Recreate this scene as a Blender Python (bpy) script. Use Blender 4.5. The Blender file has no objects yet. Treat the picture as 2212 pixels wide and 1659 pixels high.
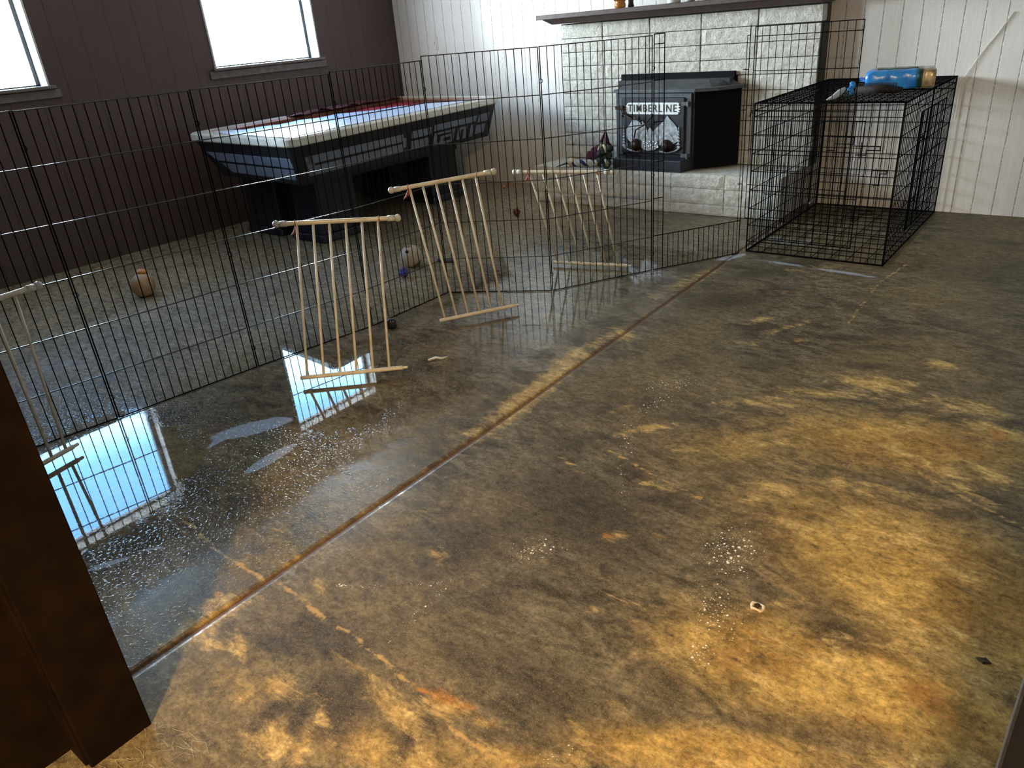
import bpy, bmesh, math, random
import numpy as np
from mathutils import Vector, Matrix, noise
random.seed(7)
S = bpy.context.scene
COL = S.collection

# ------------------------------------------------------------------ camera
CAMR = ((0.7870416740391312, -0.21250246273376386, 0.5791442882889959),
        (0.6119383676978877, 0.3877560459694728, -0.6893306049736695),
        (-0.07808224807808545, 0.8969325237420067, 0.4352185777156886))
cd = bpy.data.cameras.new('camera'); cam = bpy.data.objects.new('camera', cd); COL.objects.link(cam)
m = Matrix(CAMR).to_4x4(); m.translation = Vector((0, 0, 1.36)); cam.matrix_world = m
cd.sensor_width = 36.0; cd.sensor_fit = 'HORIZONTAL'; cd.lens = 1597.0 / 2212 * 36; cd.clip_start = 0.02
S.camera = cam
S.view_settings.view_transform = 'Standard'; S.view_settings.look = 'None'
S.view_settings.gamma = 1.0; S.view_settings.exposure = 1.34
S.cycles.max_bounces = 10; S.cycles.diffuse_bounces = 5; S.cycles.glossy_bounces = 5
S.cycles.transparent_max_bounces = 24; S.cycles.sample_clamp_indirect = 6.0
S.cycles.use_denoising = True

# ------------------------------------------------------------------ sky and lights
W = bpy.data.worlds.new('overcast_sky'); S.world = W; W.use_nodes = True
wt = W.node_tree; wn = wt.nodes; wn.clear()
tc = wn.new('ShaderNodeTexCoord'); sx = wn.new('ShaderNodeSeparateXYZ'); rp = wn.new('ShaderNodeValToRGB')
mr = wn.new('ShaderNodeMapRange'); mr.inputs[1].default_value = -1; mr.inputs[2].default_value = 1
bg = wn.new('ShaderNodeBackground'); wo = wn.new('ShaderNodeOutputWorld')
wt.links.new(tc.outputs['Generated'], sx.inputs[0]); wt.links.new(sx.outputs['Z'], mr.inputs[0])
wt.links.new(mr.outputs[0], rp.inputs[0]); wt.links.new(rp.outputs[0], bg.inputs[0]); wt.links.new(bg.outputs[0], wo.inputs[0])
el = rp.color_ramp.elements
el[0].position = 0.0; el[0].color = (0.34, 0.35, 0.34, 1)
el[1].position = 1.0; el[1].color = (0.05, 0.16, 0.42, 1)
for p, c in ((0.47, (0.60, 0.66, 0.70, 1)), (0.51, (0.88, 0.96, 1.0, 1)), (0.645, (0.84, 0.95, 1.0, 1)), (0.680, (0.17, 0.31, 0.46, 1)), (0.71, (0.042, 0.105, 0.205, 1))):
    e = rp.color_ramp.elements.new(p); e.color = c
bg.inputs[1].default_value = 40.0

def area(name, loc, rot, sx_, sy_, power, color, portal=False):
    l = bpy.data.lights.new(name, 'AREA'); l.shape = 'RECTANGLE'; l.size = sx_; l.size_y = sy_
    l.energy = power; l.color = color
    if portal: l.cycles.is_portal = True
    o = bpy.data.objects.new(name, l); COL.objects.link(o); o.location = loc; o.rotation_euler = rot
    return o
WX = -5.88
WIN = ((1.25, 2.35), (3.63, 4.70)); WZ0, WZ1 = 1.225, 2.15
for (a, b) in WIN:   # daylight sampling portals in the two window openings
    area('window_daylight', (WX - 0.16, (a + b) / 2, (WZ0 + WZ1) / 2), (0, -math.pi / 2, 0), WZ1 - WZ0, b - a, 1.0, (1, 1, 1), True)
# warm ceiling lamp of the room behind the doorway
area('kitchen_ceiling_light', (0.15, -1.50, 2.30), (0, 0, 0), 0.20, 0.20, 102.0, (1.0, 0.70, 0.35))

# ------------------------------------------------------------------ helpers
def link(o, parent=None):
    COL.objects.link(o)
    if parent is not None: o.parent = parent
    return o
class MB:
    def __init__(s): s.v = []; s.f = []
    def add(s, vs, fs):
        n = len(s.v); s.v += [tuple(v) for v in vs]; s.f += [tuple(i + n for i in f) for f in fs]; return s
    def box(s, a, b, M=None):
        (x0, y0, z0), (x1, y1, z1) = a, b
        vs = [Vector(v) for v in ((x0,y0,z0),(x1,y0,z0),(x1,y1,z0),(x0,y1,z0),(x0,y0,z1),(x1,y0,z1),(x1,y1,z1),(x0,y1,z1))]
        if M: vs = [M @ v for v in vs]
        return s.add(vs, ((0,3,2,1),(4,5,6,7),(0,1,5,4),(1,2,6,5),(2,3,7,6),(3,0,4,7)))
    def tube(s, pts, r, n=6, closed=False, cap=True):
        pts = [Vector(p) for p in pts]; k = len(pts); rr = r if isinstance(r, (list, tuple)) else [r] * k
        a = None; rings = []
        for i, p in enumerate(pts):
            di = (p - pts[i - 1]).normalized() if (i > 0 or closed) else None
            do = (pts[(i + 1) % k] - p).normalized() if (i < k - 1 or closed) else None
            if di is None: di = do
            if do is None: do = di
            d = di + do
            d = d.normalized() if d.length > 1e-4 else di
            a = d.orthogonal() if a is None else a - d * a.dot(d)
            if a.length < 1e-5: a = d.orthogonal()
            a.normalize(); b = d.cross(a)
            mt = di - do; sc = 1.0
            if mt.length > 1e-4: mt.normalize(); sc = min(1.5, 1 / max(.3, d.dot(di)))
            ring_ = []
            for j in range(n):
                o = (a * math.cos(2 * math.pi * j / n) + b * math.sin(2 * math.pi * j / n)) * rr[i]
                if sc > 1.001: o = o + mt * (o.dot(mt) * (sc - 1))
                ring_.append(p + o)
            rings.append(ring_)
        sh = min(range(n), key=lambda s_: sum((rings[-1][j] - pts[-1] - rings[0][(j + s_) % n] + pts[0]).length for j in range(n))) if closed else 0
        vs = [v for q in rings for v in q]; fs = []
        for i in range(k if closed else k - 1):
            for j in range(n):
                s_ = sh if i == k - 1 else 0
                fs.append((i * n + j, i * n + (j + 1) % n, ((i + 1) % k) * n + (j + 1 + s_) % n, ((i + 1) % k) * n + (j + s_) % n))
        if cap and not closed:
            fs.append(tuple(range(n - 1, -1, -1))); fs.append(tuple((k - 1) * n + j for j in range(n)))
        return s.add(vs, fs)
    def prism(s, poly, z0, z1, M=None):
        n = len(poly); vs = [Vector((x, y, z0)) for x, y in poly] + [Vector((x, y, z1)) for x, y in poly]
        if M: vs = [M @ v for v in vs]
        return s.add(vs, [tuple(range(n - 1, -1, -1)), tuple(range(n, 2 * n))] + [(i, (i + 1) % n, n + (i + 1) % n, n + i) for i in range(n)])
    def frustum(s, P, Q):   # two matching rings of 3D points, capped
        n = len(P); return s.add(list(P) + list(Q), [tuple(range(n - 1, -1, -1)), tuple(range(n, 2 * n))] + [(i, (i + 1) % n, n + (i + 1) % n, n + i) for i in range(n)])
    def lathe(s, prof, c=(0, 0, 0), n=24, M=None):
        vs = []; fs = []
        for r, z in prof:
            for j in range(n):
                a = 2 * math.pi * j / n; v = Vector((r * math.cos(a), r * math.sin(a), z))
                if M: v = M @ v
                vs.append(v + Vector(c))
        k = len(prof)
        for i in range(k - 1):
            for j in range(n): fs.append((i*n+j, i*n+(j+1)%n, (i+1)*n+(j+1)%n, (i+1)*n+j))
        fs.append(tuple(range(n - 1, -1, -1))); fs.append(tuple((k - 1) * n + j for j in range(n)))
        return s.add(vs, fs)
    def ball(s, c, r, disp=0, fr=6, n=20, sc=(1, 1, 1), seed=0):
        c = Vector(c); vs = []; fs = []; h = n // 2
        for i in range(h + 1):
            th = math.pi * i / h
            for j in range(n):
                ph = 2 * math.pi * j / n; d = Vector((math.sin(th) * math.cos(ph), math.sin(th) * math.sin(ph), math.cos(th)))
                k = 1 + (disp * noise.noise(d * fr + Vector((seed, 0, 0))) if disp else 0)
                vs.append(c + Vector((d.x * sc[0], d.y * sc[1], d.z * sc[2])) * r * k)
        for i in range(h):
            for j in range(n): fs.append((i*n+j, (i+1)*n+j, (i+1)*n+(j+1)%n, i*n+(j+1)%n))
        return s.add(vs, fs)
    def build(s, name, mat, parent=None, smooth=False, bevel=0, seg=2):
        me = bpy.data.meshes.new(name); me.from_pydata(s.v, [], s.f); me.validate(); me.update()
        bm = bmesh.new(); bm.from_mesh(me); bmesh.ops.remove_doubles(bm, verts=bm.verts, dist=1e-6)
        bmesh.ops.recalc_face_normals(bm, faces=bm.faces); bm.to_mesh(me); bm.free()
        me.materials.append(mat)
        if smooth:
            for p in me.polygons: p.use_smooth = True
        o = link(bpy.data.objects.new(name, me), parent)
        if bevel:
            b = o.modifiers.new('bevel', 'BEVEL'); b.width = bevel; b.segments = seg; b.limit_method = 'ANGLE'; b.angle_limit = 0.6
        return o
def tag(o, label=None, cat=None, group=None, kind=None):
    if label: o['label'] = label
    if cat: o['category'] = cat
    if group: o['group'] = group
    if kind: o['kind'] = kind
    return o
def thing(name, label, cat, loc=(0, 0, 0), group=None):
    o = bpy.data.objects.new(name, None); o.empty_display_size = 0.05; COL.objects.link(o); o.location = loc
    bpy.context.view_layer.update()
    return tag(o, label, cat, group)
def put(o, t):   # keep world coordinates of a part when its thing sits elsewhere
    o.parent = t; o.matrix_parent_inverse = Matrix.Translation(-Vector(t.location)); return o
def T(x, y, z=0, rz=0, rx=0, ry=0):
    return Matrix.Translation((x, y, z)) @ Matrix.Rotation(rz, 4, 'Z') @ Matrix.Rotation(ry, 4, 'Y') @ Matrix.Rotation(rx, 4, 'X')

# ------------------------------------------------------------------ materials
class NT:
    def __init__(s, name):
        s.m = bpy.data.materials.new(name); s.m.use_nodes = True; s.t = s.m.node_tree; s.n = s.t.nodes
        s.b = s.n['Principled BSDF']; s.out = s.n['Material Output']; s.co = None
    def new(s, k, **kw):
        n = s.n.new(k)
        for a, v in kw.items(): setattr(n, a, v)
        return n
    def l(s, a, b): s.t.links.new(a, b)
    def pos(s):
        if s.co is None: s.co = s.new('ShaderNodeTexCoord').outputs['Object']
        return s.co
    def noise(s, scale, detail=4, rough=0.55, vec=None, dist=0.0, stretch=None, rot=0):
        n = s.new('ShaderNodeTexNoise'); n.inputs['Scale'].default_value = scale; n.inputs['Detail'].default_value = detail
        n.inputs['Roughness'].default_value = rough; n.inputs['Distortion'].default_value = dist
        v = vec or s.pos()
        if stretch or rot:
            mp = s.new('ShaderNodeMapping'); mp.inputs['Scale'].default_value = stretch or (1, 1, 1); mp.inputs['Rotation'].default_value = (0, 0, rot)
            s.l(v, mp.inputs[0]); v = mp.outputs[0]
        s.l(v, n.inputs['Vector']); return n.outputs['Fac']
    def math(s, op, a, b=None, c=None, clamp=False):
        n = s.new('ShaderNodeMath', operation=op); n.use_clamp = clamp
        for i, x in enumerate((a, b, c)):
            if x is None: continue
            if isinstance(x, (int, float)): n.inputs[i].default_value = x
            else: s.l(x, n.inputs[i])
        return n.outputs[0]
    def ramp(s, x, a, b, lo=0.0, hi=1.0, smooth=True):
        n = s.new('ShaderNodeMapRange'); n.interpolation_type = 'SMOOTHSTEP' if smooth else 'LINEAR'
        for i, v in enumerate((a, b, lo, hi)): n.inputs[i + 1].default_value = v
        s.l(x, n.inputs[0]); return n.outputs[0]
    def mix(s, f, a, b, mode='MIX'):
        n = s.new('ShaderNodeMix', data_type='RGBA', blend_type=mode)
        if isinstance(f, (int, float)): n.inputs[0].default_value = f
        else: s.l(f, n.inputs[0])
        for i, x in ((6, a), (7, b)):
            if isinstance(x, tuple): n.inputs[i].default_value = (*x[:3], 1)
            else: s.l(x, n.inputs[i])
        return n.outputs[2]
    def bump(s, h, strength=0.3, dist=0.01):
        n = s.new('ShaderNodeBump'); n.inputs['Strength'].default_value = strength; n.inputs['Distance'].default_value = dist
        s.l(h, n.inputs['Height']); s.l(n.outputs[0], s.b.inputs['Normal']); return n
    def set(s, base=None, rough=None, metal=None, spec=None, coat=None):
        for k, v in (('Base Color', base), ('Roughness', rough), ('Metallic', metal), ('Specular IOR Level', spec), ('Coat Weight', coat)):
            if v is None: continue
            if isinstance(v, tuple): s.b.inputs[k].default_value = (*v[:3], 1)
            elif isinstance(v, (int, float)): s.b.inputs[k].default_value = v
            else: s.l(v, s.b.inputs[k])
        return s
def simple(name, c, rough=0.5, metal=0, var=0.12, scale=30, bump=0.0, spec=0.5, c2=None, coat=0):
    t = NT(name); n = t.noise(scale, 4)
    dark = c2 or tuple(x * (1 - var * 2) for x in c)
    t.set(t.mix(t.ramp(n, 0.3, 0.7), dark, c), rough, metal, spec, coat)
    if bump: t.bump(n, bump, 0.004)
    return t.m
M = {}
M['wire'] = simple('black_enamel_wire', (0.008, 0.008, 0.009), 0.62, 0.0, 0.2, 60, spec=0.0); M['wire'].node_tree.nodes['Principled BSDF'].inputs['IOR'].default_value = 1.08
M['wire_gloss'] = simple('black_gloss_wire', (0.012, 0.012, 0.013), 0.24, 0.0, 0.2, 60, spec=0.9)
M['gate'] = simple('cream_painted_tube', (0.66, 0.61, 0.50), 0.42, 0, 0.10, 25, 0.1, c2=(0.55, 0.47, 0.33))
M['gatecap'] = simple('cream_plastic', (0.62, 0.60, 0.54), 0.4, 0, 0.15, 80)
M['rubber'] = simple('dark_rubber', (0.02, 0.02, 0.02), 0.6)
M['red_tie'] = simple('red_tie', (0.35, 0.05, 0.03), 0.6)
M['brown_trim'] = simple('dark_brown_stained_wood', (0.012, 0.006, 0.003), 0.7, 0, 0.25, 12, 0.2, spec=0.05)
M['sill'] = simple('brown_painted_sill', (0.15, 0.12, 0.105), 0.3, 0, 0.2, 20, 0.1)
M['reveal'] = simple('white_painted_reveal', (0.62, 0.64, 0.64), 0.6, 0, 0.1, 40, 0.1)
M['alu'] = simple('grey_aluminium_sash', (0.05, 0.055, 0.055), 0.4, 0.0, 0.1, 40)
M['cord'] = simple('white_cable', (0.75, 0.73, 0.68), 0.5)
M['iron'] = simple('black_stove_paint', (0.026, 0.029, 0.040), 0.42, 0.0, 0.25, 24, 0.25, c2=(0.014, 0.016, 0.022))
M['ironlight'] = simple('dusty_grey_stove_top', (0.085, 0.095, 0.11), 0.55, 0.2, 0.2, 14, 0.2)
M['nickel'] = simple('tarnished_silver_relief', (0.62, 0.66, 0.72), 0.38, 0.75, 0.25, 50, 0.3)
M['nplate'] = simple('pale_silver_nameplate', (0.80, 0.84, 0.88), 0.45, 0.1, 0.05, 50)
M['knob'] = simple('brown_spring_knob', (0.035, 0.018, 0.012), 0.45, 0.3, 0.3, 40)
M['mantel'] = simple('dark_brown_mantel_wood', (0.075, 0.045, 0.038), 0.45, 0, 0.2, 18, 0.2)
M['tbl_rail'] = simple('white_laminate_rail', (0.70, 0.71, 0.68), 0.25, 0, 0.06, 9, c2=(0.58, 0.56, 0.48))
M['tbl_apron'] = simple('navy_black_laminate', (0.012, 0.014, 0.021), 0.38, 0, 0.2, 12)
M['tbl_stripe'] = simple('grey_stripe_inlay', (0.20, 0.235, 0.31), 0.4, 0, 0.12, 40, c2=(0.14, 0.165, 0.22))
M['felt'] = simple('red_billiard_felt', (0.36, 0.012, 0.028), 0.9, 0, 0.25, 20, 0.1)
M['cushion'] = simple('tan_wood_cushion', (0.34, 0.19, 0.12), 0.45, 0, 0.15, 20)
M['sheet'] = simple('white_torn_sheet', (0.50, 0.53, 0.60), 0.4, 0, 0.06, 30, 0.5)
M['darkred'] = simple('dark_red_cloth', (0.11, 0.010, 0.016), 0.85, 0, 0.4, 60, 0.6)
M['leg'] = simple('dark_blue_black_leg', (0.012, 0.014, 0.020), 0.5, 0, 0.15, 20)
M['ball_tan'] = simple('tan_rubber_ball', (0.50, 0.34, 0.17), 0.6, 0, 0.2, 8, 0.3, c2=(0.24, 0.15, 0.07))
M['orange'] = simple('orange_rubber', (0.62, 0.26, 0.06), 0.55)
M['blue'] = simple('blue_rubber', (0.03, 0.035, 0.26), 0.45)
M['black'] = simple('black_rubber', (0.008, 0.008, 0.009), 0.18, spec=0.8)
M['redtoy'] = simple('dull_red_rubber', (0.16, 0.025, 0.015), 0.55, 0, 0.4, 60, 0.5)
M['teal'] = simple('grey_teal_cloth', (0.045, 0.07, 0.085), 0.8, 0, 0.3, 60, 0.4)
M['white'] = simple('white_paint', (0.72, 0.70, 0.64), 0.5)
M['bone'] = simple('chewed_cream_plastic', (0.75, 0.62, 0.45), 0.4)
M['debris'] = simple('dark_brown_debris', (0.035, 0.02, 0.01), 0.8)
M['bluepack'] = simple('bright_blue_plastic_film', (0.04, 0.30, 0.72), 0.22, 0, 0.35, 16, 0.5, c2=(0.02, 0.17, 0.52))
M['greenpack'] = simple('dark_green_plastic_film', (0.015, 0.06, 0.045), 0.25, 0, 0.2, 16, 0.4)
M['goldpack'] = simple('gold_clear_film', (0.50, 0.38, 0.20), 0.2, 0.15, 0.35, 26, 0.8)
M['darkbrush'] = simple('dark_brown_bristle', (0.02, 0.014, 0.012), 0.8, 0, 0.3, 90, 0.6)
M['ceramic'] = simple('white_ceramic', (0.75, 0.74, 0.72), 0.3)
M['strip'] = simple('pale_grey_metal_edge', (0.15, 0.15, 0.16), 0.45, 0.2, 0.25, 60)
def amber():
    t = NT('amber_glass'); t.set((0.55, 0.22, 0.03), 0.15, 0, 0.6); t.b.inputs['Transmission Weight'].default_value = 0.35; return t.m
M['amber'] = amber()
def glass():
    t = NT('window_glass'); t.n.remove(t.b)
    tr = t.new('ShaderNodeBsdfTransparent'); tr.inputs[0].default_value = (0.97, 0.99, 1.0, 1)
    gl = t.new('ShaderNodeBsdfGlossy'); gl.inputs['Roughness'].default_value = 0.02
    fr = t.new('ShaderNodeFresnel'); fr.inputs[0].default_value = 1.35; mx = t.new('ShaderNodeMixShader')
    sm = t.noise(3, 3); t.l(t.math('MULTIPLY', fr.outputs[0], t.ramp(sm, 0.2, 0.8, 0.6, 1.0)), mx.inputs[0])
    t.l(tr.outputs[0], mx.inputs[1]); t.l(gl.outputs[0], mx.inputs[2]); t.l(mx.outputs[0], t.out.inputs[0]); return t.m
M['glass'] = glass()
def panel_mat(name, c1, c2, cg, rough, axis, period, phase, fleck=None, gloss_spec=0.4):
    """sheet panelling: vertical grooves every «period» metres along the axis, fine vertical grain, small flecks"""
    t = NT(name); sp = t.new('ShaderNodeSeparateXYZ'); t.l(t.pos(), sp.inputs[0]); x = sp.outputs[axis]
    wob = t.math('MULTIPLY', t.math('SUBTRACT', t.noise(2.0, 2), 0.5), 0.012)
    u = t.math('DIVIDE', t.math('ADD', t.math('ADD', x, wob), phase), period)
    d = t.math('MULTIPLY', t.math('ABSOLUTE', t.math('SUBTRACT', t.math('FRACT', u), 0.5)), period)
    g = t.ramp(d, 0.0016, 0.0042, 1.0, 0.0)
    broken = t.ramp(t.noise(55, 3), 0.36, 0.56)
    st = (14, 14, 1.2)
    grain = t.noise(6, 5, 0.6, stretch=st)
    col = t.mix(t.ramp(grain, 0.25, 0.75), c1, c2)
    if fleck is not None:
        fl = t.ramp(t.noise(120, 2, 0.5), 0.66, 0.72, 0, 0.55); col = t.mix(fl, col, fleck)
    col = t.mix(t.math('MULTIPLY', g, t.math('ADD', t.math('MULTIPLY', broken, 0.75), 0.2)), col, cg)
    t.set(col, rough, 0, gloss_spec)
    h = t.math('SUBTRACT', t.math('MULTIPLY', grain, 0.25), t.math('MULTIPLY', g, 1.0)); t.bump(h, 0.5, 0.004)
    return t.m
M['wall_brown'] = panel_mat('dark_brown_panelling', (0.085, 0.054, 0.047), (0.066, 0.042, 0.037), (0.032, 0.020, 0.018), 0.42, 1, 0.20, 0.03, None, 0.35)
M['wall_brown_x'] = panel_mat('dark_brown_panelling_front', (0.085, 0.054, 0.047), (0.066, 0.042, 0.037), (0.032, 0.020, 0.018), 0.42, 0, 0.20, 0.03, None, 0.35)
M['wall_white'] = panel_mat('white_painted_panelling', (0.77, 0.75, 0.73), (0.69, 0.67, 0.64), (0.30, 0.28, 0.25), 0.55, 0, 0.1165, 0.048, (0.42, 0.38, 0.33))
M['wall_white_y'] = panel_mat('white_painted_panelling_side', (0.77, 0.75, 0.73), (0.69, 0.67, 0.64), (0.30, 0.28, 0.25), 0.55, 1, 0.1165, 0.048, (0.42, 0.38, 0.33))
M['ceiling'] = simple('cream_ceiling', (0.60, 0.56, 0.50), 0.9, 0, 0.05, 20, 0.3)
def stone(name, a, b, pit):
    t = NT(name); n = t.noise(24, 6, 0.7); f = t.noise(75, 4, 0.7); col = t.mix(t.ramp(n, 0.3, 0.7), a, b)
    col = t.mix(t.ramp(f, 0.62, 0.74, 0, 0.7), col, pit)
    t.set(col, 0.8, 0, 0.25); h = t.math('ADD', t.math('MULTIPLY', n, 0.7), t.math('MULTIPLY', f, 0.5)); t.bump(h, 1.0, 0.018); return t.m
M['block'] = stone('whitewashed_concrete_block', (0.50, 0.49, 0.43), (0.76, 0.75, 0.70), (0.24, 0.23, 0.18))
M['mortar'] = stone('grey_mortar_joint', (0.06, 0.055, 0.045), (0.10, 0.09, 0.075), (0.03, 0.03, 0.025))

# ------------------------------------------------------------------ floor
OCHRE = [(-1.698,2.213,1.059,1.953,18.424,0.497,1.0),(-1.74,2.484,1.724,4.315,16.539,0.569,0.9),(-1.64,2.008,1.388,2.925,23.442,0.502,0.9),(-1.727,2.698,5.862,6.705,20.054,-2.738,0.7),(-1.674,2.839,13.928,10.246,1.646,-13.993,1.0),(-1.719,2.176,6.922,5.111,6.941,-23.244,0.6),(-1.746,3.649,2.049,1.778,11.007,-1.758,0.6),(-1.777,3.381,4.045,2.139,12.319,-12.781,0.5),(-1.72,3.032,6.389,3.604,13.579,-15.075,0.35),(-1.64,0.602,-0.487,6.663,20.781,0.022,1.0),(-1.689,0.674,3.452,15.974,26.408,-10.301,0.9),(-1.641,0.524,-0.326,10.104,33.253,-2.299,0.9),(-1.867,0.581,7.596,23.973,20.19,1.26,0.4),(-1.604,0.567,9.054,6.534,9.064,-36.28,0.7),(-1.482,0.61,9.421,-6.246,28.301,57.2,0.9),(-1.301,0.592,12.981,5.533,4.962,-23.988,0.8),(-1.388,0.601,8.868,22.299,20.625,-18.01,0.5),(-1.337,0.527,9.778,33.588,40.094,-35.485,0.8),(-1.18,0.491,10.801,4.857,5.414,-16.195,0.7),(-1.109,0.512,-2.018,15.459,38.116,19.437,0.9),(-1.123,0.587,9.736,-7.051,30.393,64.592,0.7),(-1.164,0.733,9.135,1.555,-3.905,-41.801,0.7),(-1.02,0.702,9.179,-0.279,-5.195,-32.23,1.0),(-0.983,0.598,13.069,6.752,4.903,-17.492,0.9),(-0.881,0.642,14.83,2.918,7.568,-27.367,0.7),(-0.915,0.773,12.147,2.439,8.64,-29.786,1.0),(-0.822,0.792,15.318,3.644,16.035,-41.082,0.85),(-0.77,0.744,13.09,0.544,-0.484,-38.62,0.6),(-0.643,0.885,15.39,-4.529,27.815,49.538,0.8),(-0.614,0.825,17.644,3.003,17.848,-40.345,0.7),(-1.49,0.869,12.519,-8.954,15.271,49.666,0.7),(-1.317,1.155,15.472,-4.449,10.523,38.4,0.7),(-1.121,0.982,15.027,-11.32,61.386,81.582,0.6),(-1.007,0.925,15.943,-4.394,9.066,35.571,0.25),(-1.139,2.105,4.659,6.587,25.243,-21.806,0.9),(-1.293,2.204,6.666,9.473,27.776,-12.007,0.6),(-1.116,2.438,8.481,4.03,4.961,-17.228,0.35),(-0.88,2.502,4.053,3.31,10.834,-14.851,0.6),(-1.169,3.304,5.004,4.288,17.871,-10.932,0.55),(-1.039,3.25,5.749,3.74,30.303,-14.768,0.7),(-1.164,2.988,7.716,3.207,3.088,-24.159,0.5),(-0.937,3.136,15.254,7.001,16.696,-22.017,0.6),(-1.188,3.295,10.885,7.944,22.708,-8.482,0.5),(-1.206,4.16,4.054,1.836,7.118,-9.654,0.45),(-0.903,3.949,4.44,1.947,10.432,-14.007,0.35),(-0.538,2.848,5.878,1.927,2.712,-10.697,0.95),(-0.636,2.832,14.332,4.903,2.073,-17.158,0.9),(-0.693,2.672,4.463,2.338,7.573,-16.624,0.7),(-0.383,3.125,9.951,2.42,3.352,-15.284,0.6),(-0.785,2.533,3.828,2.118,6.205,-15.542,0.6),(-0.361,2.771,4.263,1.194,3.757,-11.501,0.6),(-0.39,2.555,11.015,3.783,3.986,-18.408,0.8),(-0.206,2.817,7.666,1.749,0.74,-12.477,0.7),(-0.128,2.669,8.412,2.37,-2.405,-18.423,1.0),(-0.615,2.141,6.247,4.135,4.037,-18.503,0.5),(-0.746,2.201,5.366,4.274,13.557,-14.768,0.5),(-0.487,2.353,5.869,2.758,3.821,-14.669,0.5),(-0.274,2.344,8.308,5.043,-16.471,-40.262,1.0),(-0.141,2.242,14.8,8.007,-26.662,-53.245,0.9),(-0.331,2.127,13.323,7.712,-3.129,-27.783,0.6),(-0.086,2.363,14.969,5.133,-7.862,-19.457,1.0),(-0.472,2.101,25.599,1.483,-13.139,-22.132,0.8),(-0.388,2.092,12.87,6.638,-2.005,-19.882,0.6),(-0.614,1.97,9.441,4.792,7.129,-20.797,0.8),(-0.639,1.882,6.008,4.86,15.25,-16.774,0.5),(-0.961,2.04,5.485,5.021,17.25,-15.002,0.4),(-0.935,1.79,6.217,9.802,4.803,-56.103,0.6),(-1.254,1.761,15.795,22.811,-17.868,-93.401,0.7),(-1.203,1.741,14.277,18.847,-8.157,-100.294,0.5),(-1.345,1.542,12.13,12.53,7.444,-24.502,0.3),(-0.914,1.496,17.935,16.386,26.525,-27.33,0.8),(-0.802,1.566,12.948,11.883,4.799,-40.208,0.5),(-0.529,1.813,3.559,1.872,3.303,-11.017,0.4),(-0.297,1.883,3.038,1.552,2.107,-9.766,0.6),(-0.12,1.856,5.971,2.581,-1.343,-12.249,0.7),(-0.418,1.498,9.285,9.907,30.042,-29.026,0.6),(-0.321,1.378,3.733,2.135,2.334,-10.196,0.6),(-0.113,1.55,5.651,2.143,0.526,-8.835,0.75),(-0.382,1.223,10.539,0.432,-5.096,-16.656,0.7),(-0.231,1.25,4.043,2.473,3.717,-13.971,0.55),(-0.414,0.962,3.613,2.817,12.619,-20.399,0.6),(-0.117,1.166,5.239,2.506,12.503,-20.745,0.65),(-0.615,0.991,19.305,19.083,13.013,-43.12,0.5),(-0.58,0.914,33.262,38.462,14.647,-65.095,0.5),(-0.599,1.11,11.679,10.988,1.987,-31.465,0.3),(-0.791,1.197,16.778,26.542,-5.595,-43.682,0.35),(-0.758,1.278,11.842,9.937,2.079,-17.304,0.35),(-1.502,1.266,7.369,17.711,33.29,-6.476,0.3),(-1.573,1.295,5.331,16.097,38.756,-1.252,0.35),(-1.997,1.051,6.682,23.511,26.271,-8.512,0.4),(-1.82,1.04,1.335,4.49,32.172,1.274,0.35),(-1.745,1.333,1.349,3.336,30.458,-0.245,0.25),(-3.316,3.46,3.597,4.218,6.476,-8.954,0.2),(-4.002,3.17,3.054,4.314,6.04,-5.056,0.2),(-5.632,2.481,1.534,3.651,4.828,-4.14,0.25)]
ORANGE = [(-0.941,0.786,15.877,6.297,11.928,-40.919,1.0),(-0.893,0.795,20.623,7.896,17.257,-52.993,0.8),(-1.714,0.69,13.901,34.913,31.34,-20.281,0.9),(-0.078,1.382,12.198,4.322,1.834,-16.195,0.8),(-0.155,1.245,20.792,13.66,-14.026,-53.155,0.7),(-0.286,1.272,13.15,7.253,7.664,-18.14,0.4),(-0.05,1.626,25.403,8.452,2.929,-16.246,0.5),(-0.112,2.643,15.181,3.894,-1.386,-23.381,0.9),(-0.943,1.491,35.744,28.308,31.524,-33.294,0.9),(-0.94,3.116,28.928,12.287,29.01,-28.954,0.9),(-1.214,3.709,20.886,12.885,61.243,-16.039,0.9),(-1.004,0.775,29.13,7.1,-7.21,-123.834,0.9),(-1.117,0.506,21.812,11.278,3.286,-47.931,0.5),(-0.364,1.316,28.157,-8.926,46.219,64.333,0.6),(-0.508,2.487,15.154,8.078,11.252,-36.798,0.5),(-0.49,2.656,10.064,4.435,7.578,-26.822,0.6),(-0.178,1.229,23.977,-11.403,37.502,64.325,0.8)]
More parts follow.
